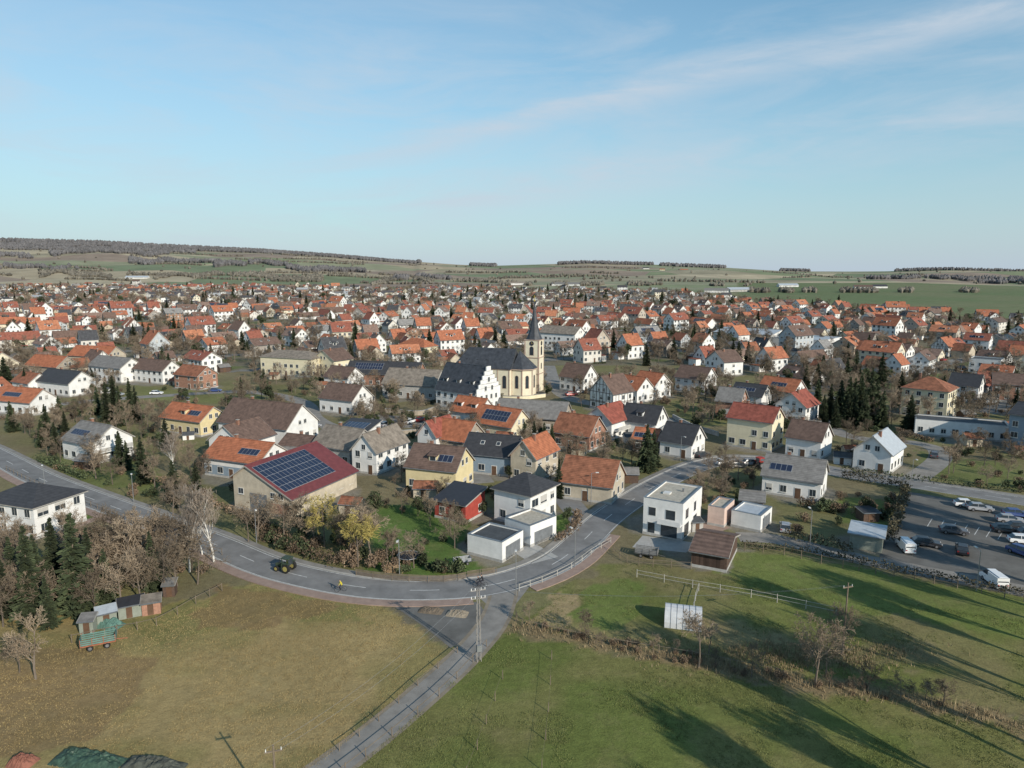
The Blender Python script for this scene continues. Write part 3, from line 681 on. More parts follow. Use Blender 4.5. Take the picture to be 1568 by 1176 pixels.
def mr_(s,a,b_,c,d):
    r=N.new('ShaderNodeMapRange'); r.inputs['From Min'].default_value=a; r.inputs['From Max'].default_value=b_; r.inputs['To Min'].default_value=c; r.inputs['To Max'].default_value=d; L.new(s,r.inputs['Value']); return r.outputs[0]
def mu(a,b_):
    k=N.new('ShaderNodeMath'); k.operation='MULTIPLY'; L.new(a,k.inputs[0]); L.new(b_,k.inputs[1]); return k.outputs[0]
def mixc(f,a,b_):
    k=N.new('ShaderNodeMix'); k.data_type='RGBA'; L.new(f,k.inputs[0])
    for s,i in ((a,6),(b_,7)):
        if isinstance(s,tuple): k.inputs[i].default_value=(*s,1)
        else: L.new(s,k.inputs[i])
    return k.outputs[2]
mp=N.new('ShaderNodeMapping'); mp.inputs['Rotation'].default_value=(0,0,.35); mp.inputs['Scale'].default_value=(.0022,.0042,.0); L.new(g.outputs['Position'],mp.inputs['Vector'])
vo=N.new('ShaderNodeTexVoronoi'); vo.inputs['Scale'].default_value=1.0; L.new(mp.outputs[0],vo.inputs['Vector'])
sx=N.new('ShaderNodeSeparateColor'); L.new(vo.outputs['Color'],sx.inputs[0])
cr=N.new('ShaderNodeValToRGB'); cr.color_ramp.interpolation='CONSTANT'; e=cr.color_ramp.elements
cols=[(.19,.215,.125),(.35,.295,.205),(.215,.24,.14),(.28,.25,.175),(.26,.205,.16),(.17,.20,.12),(.37,.32,.225),(.24,.245,.16)]  # far field colours, paled and desaturated: distance haze is painted into them
for i,c in enumerate(cols):
    el=e[i] if i<2 else e.new(i/8); el.position=i/8; el.color=(*c,1)
L.new(sx.outputs[0],cr.inputs[0])
tint=mixc(mr_(noise_(.25,6,rough=.7),.5,.75,0,.4),A.outputs['Color'],(.25,.20,.105))
val=mu(mr_(noise_(.07,5),.3,.7,.84,1.14),mr_(noise_(.9,6,rough=.75),.3,.7,.74,1.2))
val=mu(val,mr_(noise_(5,4,rough=.8),.3,.7,.72,1.24))
vs=N.new('ShaderNodeVectorMath'); vs.operation='SCALE'; L.new(tint,vs.inputs[0]); L.new(val,vs.inputs['Scale'])
vf=N.new('ShaderNodeVectorMath'); vf.operation='SCALE'; L.new(cr.outputs[0],vf.inputs[0]); L.new(mr_(noise_(.012,4),.3,.7,.8,1.15),vf.inputs['Scale'])
L.new(mixc(A.outputs['Alpha'],vs.outputs[0],vf.outputs[0]),bs.inputs['Base Color'])
bn=N.new('ShaderNodeBump'); bn.inputs['Strength'].default_value=.5; bn.inputs['Distance'].default_value=.25; L.new(noise_(2.2,6,rough=.75),bn.inputs['Height']); L.new(bn.outputs[0],bs.inputs['Normal'])
me.materials.append(m); link(bpy.data.objects.new('ground',me))

# ---------------------------------------------------------------- vegetation
BARK=M('bark',(.15,.12,.095),var=.3,scale=2,objr=.25); TWIG=M('twigs_brown',(.20,.155,.11),var=.3,scale=1,island=.3,objr=.4)
BIRB=M('birch_bark',(.64,.62,.58),var=.3,scale=3); BIRT=M('birch_twigs',(.27,.225,.185),island=.3); WIL=M('willow_twigs',(.36,.29,.09),island=.4,objr=.1)
NED=M('needles',(.045,.058,.028),island=.55,objr=.4,var=.3,scale=.8); LEAF=M('evergreen_leaves',(.06,.075,.035),island=.5,objr=.4,var=.3); BRL=M('dry_shrub',(.17,.12,.08),island=.45,objr=.35,var=.3)
REED=M('dry_reed',(.28,.215,.13),island=.3,var=.3); GRB=M('grass_blades',(.155,.17,.06),island=.3,var=.3,world=True,scale=.1); GRT=M('grass_blades_dry',(.31,.235,.11),island=.3,var=.3,world=True,scale=.1); HEDGE=M('hedge_brown',(.085,.075,.045),island=.5,var=.3)
FORM=M('forest_canopy_hazed',(.125,.118,.118),island=.25,var=.3,scale=.01,world=True); FORC=M('tree_row_canopy',(.14,.125,.10),island=.35,var=.3,scale=.01,world=True)  # forest colour lightened toward blue-grey, aerial haze put into the base colour
def seg(V,Fc,p0,p1,r0,r1,n=4):
    d=(p1-p0); 
    if d.length<1e-5: return
    d.normalize(); a=d.orthogonal().normalized(); c=d.cross(a); o=len(V)
    for p,r in ((p0,r0),(p1,r1)):
        for i in range(n):
            t=2*math.pi*i/n; V.append(p+a*(r*math.cos(t))+c*(r*math.sin(t)))
    for i in range(n): Fc.append((o+i,o+(i+1)%n,o+n+(i+1)%n,o+n+i))
def rv(): return Vector((random.gauss(0,1),random.gauss(0,1),random.gauss(0,1)))
def baretree(seed,h=8,spread=.5,bark=BARK,twig=TWIG,kids=(9,6,6,3),tw=.022,droop=0,upr=.5,trunk=.018):
    random.seed(seed); b=B(); TV=[];TF=[];WV=[];WF=[]
    def grow(p,d,ln,r,lev):
        n=4 if lev==0 else (3 if lev<2 else (2 if lev==2 else 1)); pos=[p]; q=p; dd=d
        for i in range(n):
            dd=(dd+rv()*(.07 if lev==0 else .16)+Z3*((upr*.12) if lev<3 else -droop)).normalized(); nq=q+dd*ln/n
            ra=r*(1-.75*i/n); rb=r*(1-.75*(i+1)/n)
            if lev<2: seg(TV,TF,q,nq,ra,rb,6 if lev==0 else 4)
            else: seg(WV,WF,q,nq,max(ra,tw),max(rb,tw*.7),3)
            q=nq; pos.append(q)
        if lev>=len(kids): return
        for k in range(kids[lev]):
            f=U(.3,1) if lev==0 else U(.2,1); fi=f*n; i=min(n-1,int(fi)); pp=pos[i].lerp(pos[i+1],fi-i)
            side=rv(); side-=dd*side.dot(dd); side.normalize()
            nd=(dd*U(.45,.9)+side*U(.6,1)*(spread*2)+Z3*upr*.3).normalized()
            grow(pp,nd,ln*(U(.42,.62) if lev==0 else U(.4,.65))*(1.15-f*.4),r*.42*(1.1-f*.4),lev+1)
    grow(Vector((0,0,-.1)),Z3,h*.78,h*trunk,0)
    b.poly('trunk',bark,TV,TF); b.poly('twigs',twig,WV,WF); return b
def quadcloud(b,part,mat,centers,size,flat=0.3):
    V=[];Fc=[]
    for c in centers:
        a=rv().normalized(); q=rv(); q-=a*q.dot(a); q.normalize(); s=size*U(.6,1.4); o=len(V)
        V+=[c-a*s-q*s*.5,c+a*s-q*s*.6,c+a*s*.7+q*s*.6,c-a*s*.6+q*s*.5]; Fc.append((o,o+1,o+2,o+3))
    b.poly(part,mat,V,Fc)
def conifer(seed,h=10,rad=.22,mat=NED):
    random.seed(seed); b=B(); TV=[];TF=[]; seg(TV,TF,Vector((0,0,-.1)),Vector((0,0,h*.97)),h*.018,.02,6); b.poly('trunk',BARK,TV,TF)
    V=[];Fc=[]; z=h*.06
    while z<h*.985:
        f=z/h; r=h*rad*(1-f)**.8*U(.75,1.15)+.08; n=max(4,int(13*(1-f)+4))
        for k in range(n):
            t=U(0,6.283); rr=r*U(.55,1.2); d=Vector((math.cos(t),math.sin(t),0)); sd=Vector((-d.y,d.x,0))
            m=max(2,int(rr/.38))
            for j in range(m):
                q=(j+U(.2,1))/m; c=d*rr*q+Z3*(z-.32*rr*q*q+U(-.1,.1)); w=(.16+.28*(1-q)*rr*.5)*U(.8,1.3)+.08; o=len(V); ll=rr/m*.9+.1
                V+=[c-sd*w-d*ll*.4-Z3*U(0,.15),c+sd*w-d*ll*.4-Z3*U(0,.15),c+sd*w*.4+d*ll*.7-Z3*.12,c-sd*w*.4+d*ll*.7-Z3*.12]; Fc.append((o,o+1,o+2,o+3))
                o=len(V); V+=[c-d*ll*.5+Z3*.1,c+d*ll*.7-Z3*.05,c+d*ll*.4-Z3*.32,c-d*ll*.4-Z3*.25]; Fc.append((o,o+1,o+2,o+3))
        z+=h*.028
    b.poly('foliage',mat,V,Fc); return b
def bush(seed,mat,h=2,w=1.6,n=420,size=.16):
    random.seed(seed); b=B(); TV=[];TF=[]
    lobes=[(Vector((U(-.5,.5)*w,U(-.5,.5)*w,h*U(.35,.7))),U(.3,.55)) for _ in range(6)]
    for c,r in lobes: seg(TV,TF,Vector((0,0,-.05)),c,.05,.02,4)
    b.poly('stems',BARK,TV,TF); cs=[]
    for i in range(n):
        c,r=random.choice(lobes); d=rv().normalized()*U(.55,1.05)*r; p=c+Vector((d.x*w*.9,d.y*w*.9,d.z*h*.9))
        if p.z>.05: cs.append(p)
    quadcloud(b,'foliage',mat,cs,size); return b
def leafy(seed,h=7,mat=LEAF,n=1500):
    b=baretree(seed,h,.45,kids=(8,4),tw=.03); cs=[]
    lobes=[(Vector((U(-.22,.22)*h,U(-.22,.22)*h,h*U(.4,.85))),U(.1,.19)*h) for _ in range(11)]
    for i in range(n):
        c,r=random.choice(lobes); cs.append(c+rv().normalized()*r*U(.5,1.1))
    quadcloud(b,'foliage',mat,cs,.2); return b
BT=[baretree(100+i,8,U(.4,.62),upr=U(.3,.8)).one('bare_tree_mesh',8) for i in range(7)]
BIG=[baretree(150+i,18,.17,kids=(20,7,5,3),tw=.06,upr=1.2,trunk=.02).one('tall_tree_mesh',18) for i in range(3)]
BIR=[baretree(170+i,12,.24,bark=BIRB,twig=BIRT,kids=(16,6,6,3),tw=.02,droop=.15,upr=.9,trunk=.014).one('birch_mesh',12) for i in range(2)]
WILM=[baretree(180+i,8,.5,twig=WIL,kids=(11,6,6,4),tw=.026,droop=.45,upr=.5).one('willow_mesh',8) for i in range(2)]
CO=[conifer(200+i,10,U(.17,.27)).one('conifer_mesh',10) for i in range(5)]
BU=[bush(300+i,LEAF).one('bush_mesh') for i in range(3)]; BD=[bush(320+i,BRL,n=500,size=.11).one('shrub_mesh') for i in range(3)]
LT=[leafy(340+i).one('leafy_mesh',7) for i in range(2)]
random.seed(99)
def tree(kind,u,v,h,name=None):
    x,y_=G(u,v); src,base,nm=dict(bare=(BT,8,'bare_tree'),tall=(BIG,18,'tall_bare_tree'),birch=(BIR,12,'birch_tree'),willow=(WILM,8,'yellow_willow_tree'),con=(CO,10,'spruce_tree'),bush=(BU,2,'evergreen_bush'),dry=(BD,2,'dry_shrub'),leaf=(LT,7,'evergreen_tree'))[kind]
    s=h/base; place(random.choice(src),name or nm,(x,y_,tz(x,y_)),U(0,6.28),(s*U(.9,1.1),s*U(.9,1.1),s))
for u,v,h in ((50,950,13),(122,940,14),(88,912,11.5),(22,915,9),(165,925,8),(10,945,8),(235,905,9),(75,960,7),(140,905,9.5),(60,925,10)): tree('con',u,v,h)
for u,v,h in ((205,900,11),(180,880,10),(225,880,11),(270,888,10),(150,875,10),(195,865,9),(240,870,9),(110,880,9),(55,1040,8.5),(30,1030,5),(265,790,7),(380,830,7),(160,890,8),(210,885,9),(250,905,8),(100,940,8),(145,945,7),(185,930,8),(20,895,9),(215,920,8),(5,960,7)): tree('bare',u,v,h)
tree('birch',290,876,14);tree('birch',328,862,13.5);tree('birch',300,840,9);tree('birch',268,730,11);tree('birch',310,850,10)
for u,v,h in ((497,838,9.5),(548,868,10),(520,845,7)): tree('willow',u,v,h)
for u,v,h in ((1070,1022,7),(1248,1052,8.5),(1265,1035,6),(1085,1000,4),(1288,1003,7)): tree('bare',u,v,h)
for u,v,h in ((165,645,12),(185,652,12),(210,645,11),(150,635,9),(200,630,11),(175,625,11),(990,722,11),(1000,715,9),(855,762,7),(1250,632,11),(1270,642,11),(1297,648,14),(1315,645,15),(1332,650,14),(1350,655,11),(1285,640,12),(1305,655,12),(1322,658,11),(1260,650,9),(1340,640,12),(1278,655,9),(818,692,8),(803,694,8),(833,695,8),(845,690,7),(545,530,15),(520,572,11),(528,568,9),(405,600,9),(370,612,8),(1130,560,12),(1145,556,11),(1062,530,13),(1085,540,14),(1100,535,12),(250,562,10),(1395,660,8),(990,560,10),(1160,500,13),(880,480,14),(1200,560,10),(40,600,9),(495,800,4),(468,812,3.5)): tree('con',u,v,h)
for u,v,h in ((460,822,4),(700,800,3.5),(740,790,3),(870,800,3),(640,790,4),(575,790,5),(1330,790,4)): tree('leaf',u,v,h)
# off-frame avenue of tall poplar-like trees to the right whose shadows rake the paddock
for k in range(21):
    y_=28+k*4.4+U(-.8,.8); x_=.80*(y_+7)+6+(k%2)*3+U(-1,1)
    s=U(1.0,1.3); place(random.choice(BIG),'tall_bare_tree',(x_,y_,0),U(0,6.28),(s*.85,s*.85,s))
TALL=dict(bare=(BT,8),con=(CO,10),bush=(BU,2),dry=(BD,2),leaf=(LT,7))
NMS=dict(bare='bare_tree',con='spruce_tree',bush='evergreen_bush',dry='dry_shrub',leaf='evergreen_tree')
def scatter(uv,n,kinds,hr=(.6,1.1)):
    poly=wp(uv); lo=poly.min(0);hi=poly.max(0); c=0;tr=0
    while c<n and tr<n*30:
        tr+=1; x_=U(lo[0],hi[0]);y_=U(lo[1],hi[1])
        if not pip(np.array([x_]),np.array([y_]),poly)[0] or not freeof(x_,y_,.3): continue
        k=random.choice(kinds); src,bh=TALL[k]; s=U(*hr)*(.75 if k=='leaf' else 1)
        place(random.choice(src),NMS[k],(x_,y_,0),U(0,6.28),(s*U(.9,1.2),s*U(.9,1.2),s)); c+=1
GK=['bare','bare','bare','dry','dry','bush','bare','leaf']
scatter([(0,650),(240,640),(320,760),(330,815),(200,775),(60,715)],90,['bare','dry','bare','dry','bush','con','bare'])
scatter([(160,850),(330,860),(330,895),(240,925),(0,950),(0,850)],70,['bare','dry','dry','bare','bare'])
scatter([(0,590),(400,600),(480,640),(320,670),(240,650),(0,660)],100,GK)
scatter([(380,800),(480,820),(600,850),(720,880),(600,885),(500,872),(400,840)],70,['dry','dry','bush','bare','dry'],(.5,1.2))
scatter([(560,740),(740,760),(740,880),(600,880)],36,['dry','bush','dry','bush','bare'],(.35,.8))
scatter([(520,620),(700,640),(900,680),(1000,720),(880,790),(720,760),(600,740)],130,GK,(.5,1))
scatter([(820,590),(1100,580),(1250,620),(1250,690),(1100,680),(1000,640),(850,620)],150,GK)
scatter([(1220,560),(1568,600),(1600,660),(1250,660)],120,['bare','con','bare','dry','leaf','bare'],(.6,1.2))
scatter([(1040,720),(1150,720),(1180,760),(1130,800),(1060,790)],40,['bare','dry','bush','dry'],(.5,.9))
scatter([(1270,650),(1568,690),(1568,760),(1400,735),(1290,715)],60,['bare','dry','bush'],(.5,.9))
scatter([(1240,760),(1380,760),(1350,840),(1200,815)],30,['dry','bush','bush','dry'],(.5,1.1))
scatter([(380,560),(700,560),(720,600),(560,640),(400,620)],120,['bare','bare','leaf','dry'],(.6,1.2))
scatter([(800,950),(870,966),(1060,1002),(1180,1030),(1300,1050),(1450,1078),(1450,1088),(1300,1064),(1060,1022),(870,984)],60,['dry','dry','bare'],(.2,.5))
cnt=0
lo=VIL.min(0);hi=VIL.max(0)
while cnt<4400:
    y_=200+ (2000-200)*R()**1.35; x_=U(-.82,.82)*y_
    if not pip(np.array([x_]),np.array([y_]),VIL)[0]: continue
    if y_<650 and ((HP[:,0]-x_)**2+(HP[:,1]-y_)**2).min()<45: continue
    if y_<420 and not freeof(x_,y_,1): continue
    r=R(); k='bare' if r<.74 else ('con' if r<.82 else ('leaf' if r<.85 else ('dry' if r<.96 else 'bush')))
    src,bh=TALL[k]; s=U(.6,1.3)*(1.0 if k in('bare','con') else 1.15)*(1+.35*(y_>800))
    place(random.choice(src),NMS[k],(x_,y_,tz(x_,y_)),U(0,6.28),(s*1.15,s*1.15,s)); cnt+=1
def mass(name,P_,mat,h,w):
    n=len(P_); k=5; P_=np.array(P_)
    hh=h*np.random.uniform(.65,1.25,n); ww=w*np.random.uniform(.7,1.3,n); ph=np.random.uniform(0,6.28,n)
    z0=terr(P_[:,0],P_[:,1])-1
    V=np.zeros((n,2*k+1,3))
    for i in range(k):
        t=ph+2*math.pi*i/k
        for lv,(zf,rf) in enumerate(((.0,.55),(.55,1.0))):
            rr=ww*rf*np.random.uniform(.75,1.25,n)
            V[:,lv*k+i,0]=P_[:,0]+np.cos(t)*rr; V[:,lv*k+i,1]=P_[:,1]+np.sin(t)*rr; V[:,lv*k+i,2]=z0+hh*zf*np.random.uniform(.85,1.1,n)
    V[:,2*k,0]=P_[:,0]+np.random.uniform(-1,1,n);V[:,2*k,1]=P_[:,1];V[:,2*k,2]=z0+hh
    base=[(i,(i+1)%k,k+(i+1)%k,k+i) for i in range(k)]; tri=[(k+i,k+(i+1)%k,2*k) for i in range(k)]
    fs=[]
    for j in range(n):
        o=j*(2*k+1); fs+=[tuple(a+o for a in f) for f in base+tri]
    me=bpy.data.meshes.new(name); me.from_pydata(V.reshape(-1,3).tolist(),[],fs); me.materials.append(mat); link(bpy.data.objects.new(name,me))
def ux(u,y): return (u-784)/F*y*.987
pts=[]
for _ in range(13000):
    u=U(-250,645); y_=U(3350,4250) if u<300 else U(3700,4250)
    if vn(ux(u,y_)/300,y_/200,21)<.2 : continue
    pts.append((ux(u,y_),y_))
for _ in range(2200):
    u=random.choice([U(855,1000),U(1010,1110),U(1195,1240),U(1370,1480),U(1480,1700),U(720,760)]); y_=U(3850,4100); pts.append((ux(u,y_),y_))
for (u0,u1,ya,yb,nn) in ((80,260,3050,3250,1100),(-100,70,2850,3000,700),(200,340,2750,2880,700),(330,440,2580,2680,500),(440,560,2450,2560,450),(600,690,2250,2330,320),(-100,120,2350,2420,300),(1330,1568,2500,2550,300),(1500,1700,2200,2260,200)):
    for _ in range(nn): 
        u=U(u0,u1); y_=U(ya,yb)+60*math.sin(u*.05)+40*math.sin(u*.13)
        if vn(u/14,y_/60,55)<.3: continue
        pts.append((ux(u,y_),y_))
mass('distant_forest',pts,FORM,16,7)
pts=[]
for _ in range(55):
    y0=U(2000,3600); u0=U(-150,1700); ln=U(60,420); a=U(-.5,.5); x0=ux(u0,y0)
    if u0>1100 and y0<2300: continue
    for k in range(int(ln/7)): pts.append((x0+k*7*math.cos(a)+U(-5,5),y0+k*7*math.sin(a)+U(-5,5)))
for _ in range(2400):
    u=U(60,780); y_=2030+60*math.sin(u*.02)+U(-60,60)+ float(vn(u/30,0,3)*220)
    if vn(u/25,5,31)<.35: continue
    pts.append((ux(u,y_),y_))
for _ in range(900):
    u=U(760,1500); y_=1900+U(-60,60)-(500 if u>1150 else 0)*U(.9,1.0)
    if vn(u/18,7,33)<.5: continue
    pts.append((ux(u,y_),y_))
for _ in range(200):
    u=U(-150,1700); y_=U(2000,3800); pts.append((ux(u,y_),y_))
mass('distant_tree_rows',pts,FORC,10,5)
def hedge(name,uv,w,h,mat,dens=40,size=.16):
    C_=catm([G(*p) for p in uv],1.0); N_=sides(C_); cs=[]; b=B()
    for c,n in zip(C_,N_):
        hh=h*U(.75,1.2)
        for _ in range(dens):
            cs.append(c+n*U(-w/2,w/2)+Vector((U(-.5,.5),U(-.5,.5),hh*(R()**.6)*U(.8,1.1)+.05)))
    quadcloud(b,'foliage',mat,cs,size); me=b.one(name); link(bpy.data.objects.new(name,me))
hedge('garden_hedge',[(1292,733),(1340,742),(1383,752),(1378,790),(1362,830)],1.2,2.2,HEDGE,60)
hedge('garden_hedge',[(1205,826),(1260,836),(1300,848)],1.2,1.8,HEDGE,50)
hedge('roadside_hedge',[(395,812),(430,832),(470,850),(520,868)],2.5,1.7,BRL,70,.14)
hedge('garden_hedge',[(60,706),(100,722),(130,735)],1.4,1.6,LEAF,50)
hedge('garden_hedge',[(855,830),(880,812),(885,790)],1.2,1.6,BRL,50)
hedge('paddock_bramble',[(1140,838),(1250,850),(1400,880),(1568,912),(1700,940)],1.3,1.0,HEDGE,50,.13)
hedge('bramble_strip',[(230,735),(330,775),(420,812)],1.5,1.2,BRL,30)
hedge('verge_scrub',[(1290,722),(1400,736),(1568,756)],1.2,1.3,LEAF,25)
hm=[]
for k in range(3):
    b=B(); cs=[Vector((U(-6,6),U(-.5,.5),U(.05,1)**.7*1.5)) for _ in range(420)]; quadcloud(b,'foliage',[LEAF,BRL,HEDGE][k],cs,.2); hm.append(b.one('hedge_mesh'))
shm=[]
for rf_,wl_ in (('grey','wood'),('rust','beige'),('flatdark','white')):
    b=B(); house(b,4.5,3.2,2.2,1.0,wall=wl_,roof=rf_,wins=False,chim=0,plinth=False,ov=.25,th=.1); b.ob('door',DOOR,(0,0,0),X,-Y,Z3,(1.5,2.5),(0,.04),(.05,1.9)); shm.append(b.one('shed_mesh'))
near_=[h for h in HP if h[1]<750]
for hx,hy in near_:
    k=district(np.array([hx]),np.array([hy]))[0]; a=D[k][2]
    for _ in range(2):
        if R()<.6:
            aa=a+random.choice([0,math.pi/2]); o=random.choice([-1,1])*10.5; px,py=hx-math.sin(aa)*o,hy+math.cos(aa)*o
            if freeof(px,py,1): place(random.choice(hm),'garden_hedge',(px,py,0),aa,(U(.6,1.1),1,U(.6,1.1)))
    if R()<.5:
        t=U(0,6.28); px,py=hx+11*math.cos(t),hy+11*math.sin(t)
        if freeof(px,py,3): place(random.choice(shm),'garden_shed',(px,py,0),a+random.choice([0,1.57]),U(.8,1.3))
for (a_,c_,q_) in FOOT:
    if 130<c_<330 and R()<.8:
        for _ in range(2):
            t=U(0,6.28); px,py=a_+(q_+3.2)*math.cos(t),c_+(q_+3.2)*math.sin(t)
            if freeof(px,py,1.6): place(random.choice(shm),'garden_shed',(px,py,0),U(-.4,.4),U(.6,1.0))
            t=U(0,6.28); px,py=a_+(q_+4)*math.cos(t),c_+(q_+4)*math.sin(t)
            if freeof(px,py,.5): place(random.choice(hm),'garden_hedge',(px,py,0),t+1.57,(U(.4,.8),1,U(.5,1)))
def blades(name,pts,h,mat,w=.03,n=5,sp=.25):
    V=[];Fc=[]
    for (x_,y_) in pts:
        for k in range(n):
            a=U(0,6.28); p=Vector((x_+U(-sp,sp),y_+U(-sp,sp),0)); hh=h*U(.5,1.2); tip=p+Vector((U(-.4,.4)*hh,U(-.4,.4)*hh,hh)); d=Vector((math.cos(a),math.sin(a),0))*w; o=len(V)
            V+=[p-d,p+d,tip]; Fc.append((o,o+1,o+2))
    me=bpy.data.meshes.new(name); me.from_pydata(V,[],Fc); me.materials.append(mat); link(bpy.data.objects.new(name,me))
C_=catm([G(*p) for p in DITCH],.5); N_=sides(C_); pts=[]
for c,n in zip(C_,N_):
    for _ in range(6):
        o=random.gauss(0,.9); pts.append((c.x+n.x*o,c.y+n.y*o))
blades('ditch_reeds',pts,.6,REED,.04,4)
def fieldpts(pl,n,k):
    lo=pl.min(0);hi=pl.max(0); xs=np.random.uniform(lo[0],hi[0],n); yy_=np.random.uniform(lo[1],hi[1],n)
    mk=pip(xs,yy_,pl)&(vn(xs/4,yy_/4,41)+vn(xs,yy_,42)*.5>k); return list(zip(xs[mk],yy_[mk]))
blades('dry_meadow_grass',fieldpts(wp([(-200,1000),(180,965),(420,890),(600,935),(680,1000),(470,1190),(-200,1250)]),26000,.6),.13,GRT,.03,4,.3)
blades('meadow_grass',fieldpts(wp([(780,975),(1300,1065),(1650,1130),(1650,1250),(500,1220),(690,1040)]),24000,.75)+fieldpts(wp([(870,890),(960,860),(1568,950),(1568,1080),(1060,1005),(800,955)]),20000,.8),.13,GRB,.035,4,.25)
pts=[]
for _ in range(800):
    u,v=random.gauss(1230,80),random.gauss(1005,13); pts.append(G(u,v))
blades('dry_grass_patch',pts,.5,REED,.04,5,.5)

# ---------------------------------------------------------------- fences and walls
WD=M('fence_wood',(.19,.15,.11),var=.3); WDL=M('fence_pale',(.40,.38,.34),var=.2); STL=M('galvanised_steel',(.32,.33,.34),metal=.5,rough=.45)
def fence(name,uv,h=1.2,rails=2,mat=WD,sp=2.5,pw=.06,rw_=.035,pale=False):
    C_=catm([G(*p) for p in uv],sp); b=B()
    for i,c in enumerate(C_):
        c=Vector((c.x+U(-.03,.03),c.y+U(-.03,.03),0)); b.cyl('posts',mat,c-Z3*.1,c+Z3*h*U(.95,1.08),pw,pw*.8,n=5)
        if i<len(C_)-1:
            for r in range(rails):
                z=h*(r+1)/(rails+.15); b.cyl('rails',mat,c+Z3*z,C_[i+1]+Z3*z,rw_,n=4,caps=False)
            if pale:
                d=C_[i+1]-c; d.z=0; l=d.length; d/=l; nn=Vector((-d.y,d.x,0))
                for k in range(int(l/.16)): b.ob('pales',mat,c,d,nn,Z3,(k*.16,k*.16+.09),(.04,.06),(.1,h))
    b.finish(name)
fence('roadside_rail_fence',[(795,905),(830,893),(875,872),(905,850),(935,832)],1.1,2,WDL,2.5,.07,.04)
fence('garden_picket_fence',[(545,882),(600,889),(680,892),(716,886)],1.1,2,WD,2.2,.05,.03,True)
fence('garden_picket_fence',[(716,884),(760,878)],1.0,2,WD,2.2,.05,.03,True)
fence('paddock_fence',[(975,884),(1060,900),(1150,915),(1280,942)],1.2,2,WDL,3,.06,.03)
fence('paddock_fence',[(940,845),(960,862),(1000,868),(1058,872)],1.2,2,WD,2.5)
fence('paddock_fence',[(1070,905),(1062,935),(1072,960)],1.2,2,WDL,2.5)
fence('meadow_fence',[(790,945),(800,958),(870,975),(960,992),(1060,1008),(1180,1033)],1.0,1,WD,3)
fence('car_park_fence',[(1140,843),(1200,850),(1290,870),(1400,888),(1568,922),(1650,940)],1.4,2,WD,2.2,.07)
fence('lane_fence',[(745,990),(700,1040),(640,1095),(560,1160),(500,1205)],1.0,1,WD,4)
fence('lane_fence',[(700,1000),(640,1050),(580,1105),(520,1150)],.9,1,WD,4)
fence('allotment_fence',[(110,985),(180,970),(240,958),(300,925),(340,905)],1.2,1,WD,2.6)
fence('garden_fence',[(10,720),(60,745),(130,772),(210,803),(300,838),(340,850)],1.1,2,WD,2.4)
fence('wire_fence',[(845,1010),(840,1090),(830,1180)],1.1,1,WD,5,.05,.012)
fence('wire_fence',[(770,1040),(745,1110),(715,1190)],1.1,1,WD,5,.05,.012)
def wall(name,uv,h,t,mat):
    b=B(); C_=catm([G(*p) for p in uv],1.5); strip(b,'stonework',mat,C_,-t/2,t/2,h,h); strip(b,'coping',KRB,C_,-t/2-.06,t/2+.06,h+.1,.095); b.finish(name)
wall('churchyard_stone_wall',[(535,652),(560,662),(610,668),(660,662),(682,650)],1.6,.5,W['stone'])
wall('garden_wall',[(590,632),(640,636),(665,630)],1.4,.4,W['stone'])
wall('white_garden_wall',[(770,612),(800,612),(835,608)],1.2,.35,W['cream'])
wall('street_wall',[(1030,640),(1060,655),(1100,668)],1.1,.3,W['grey'])

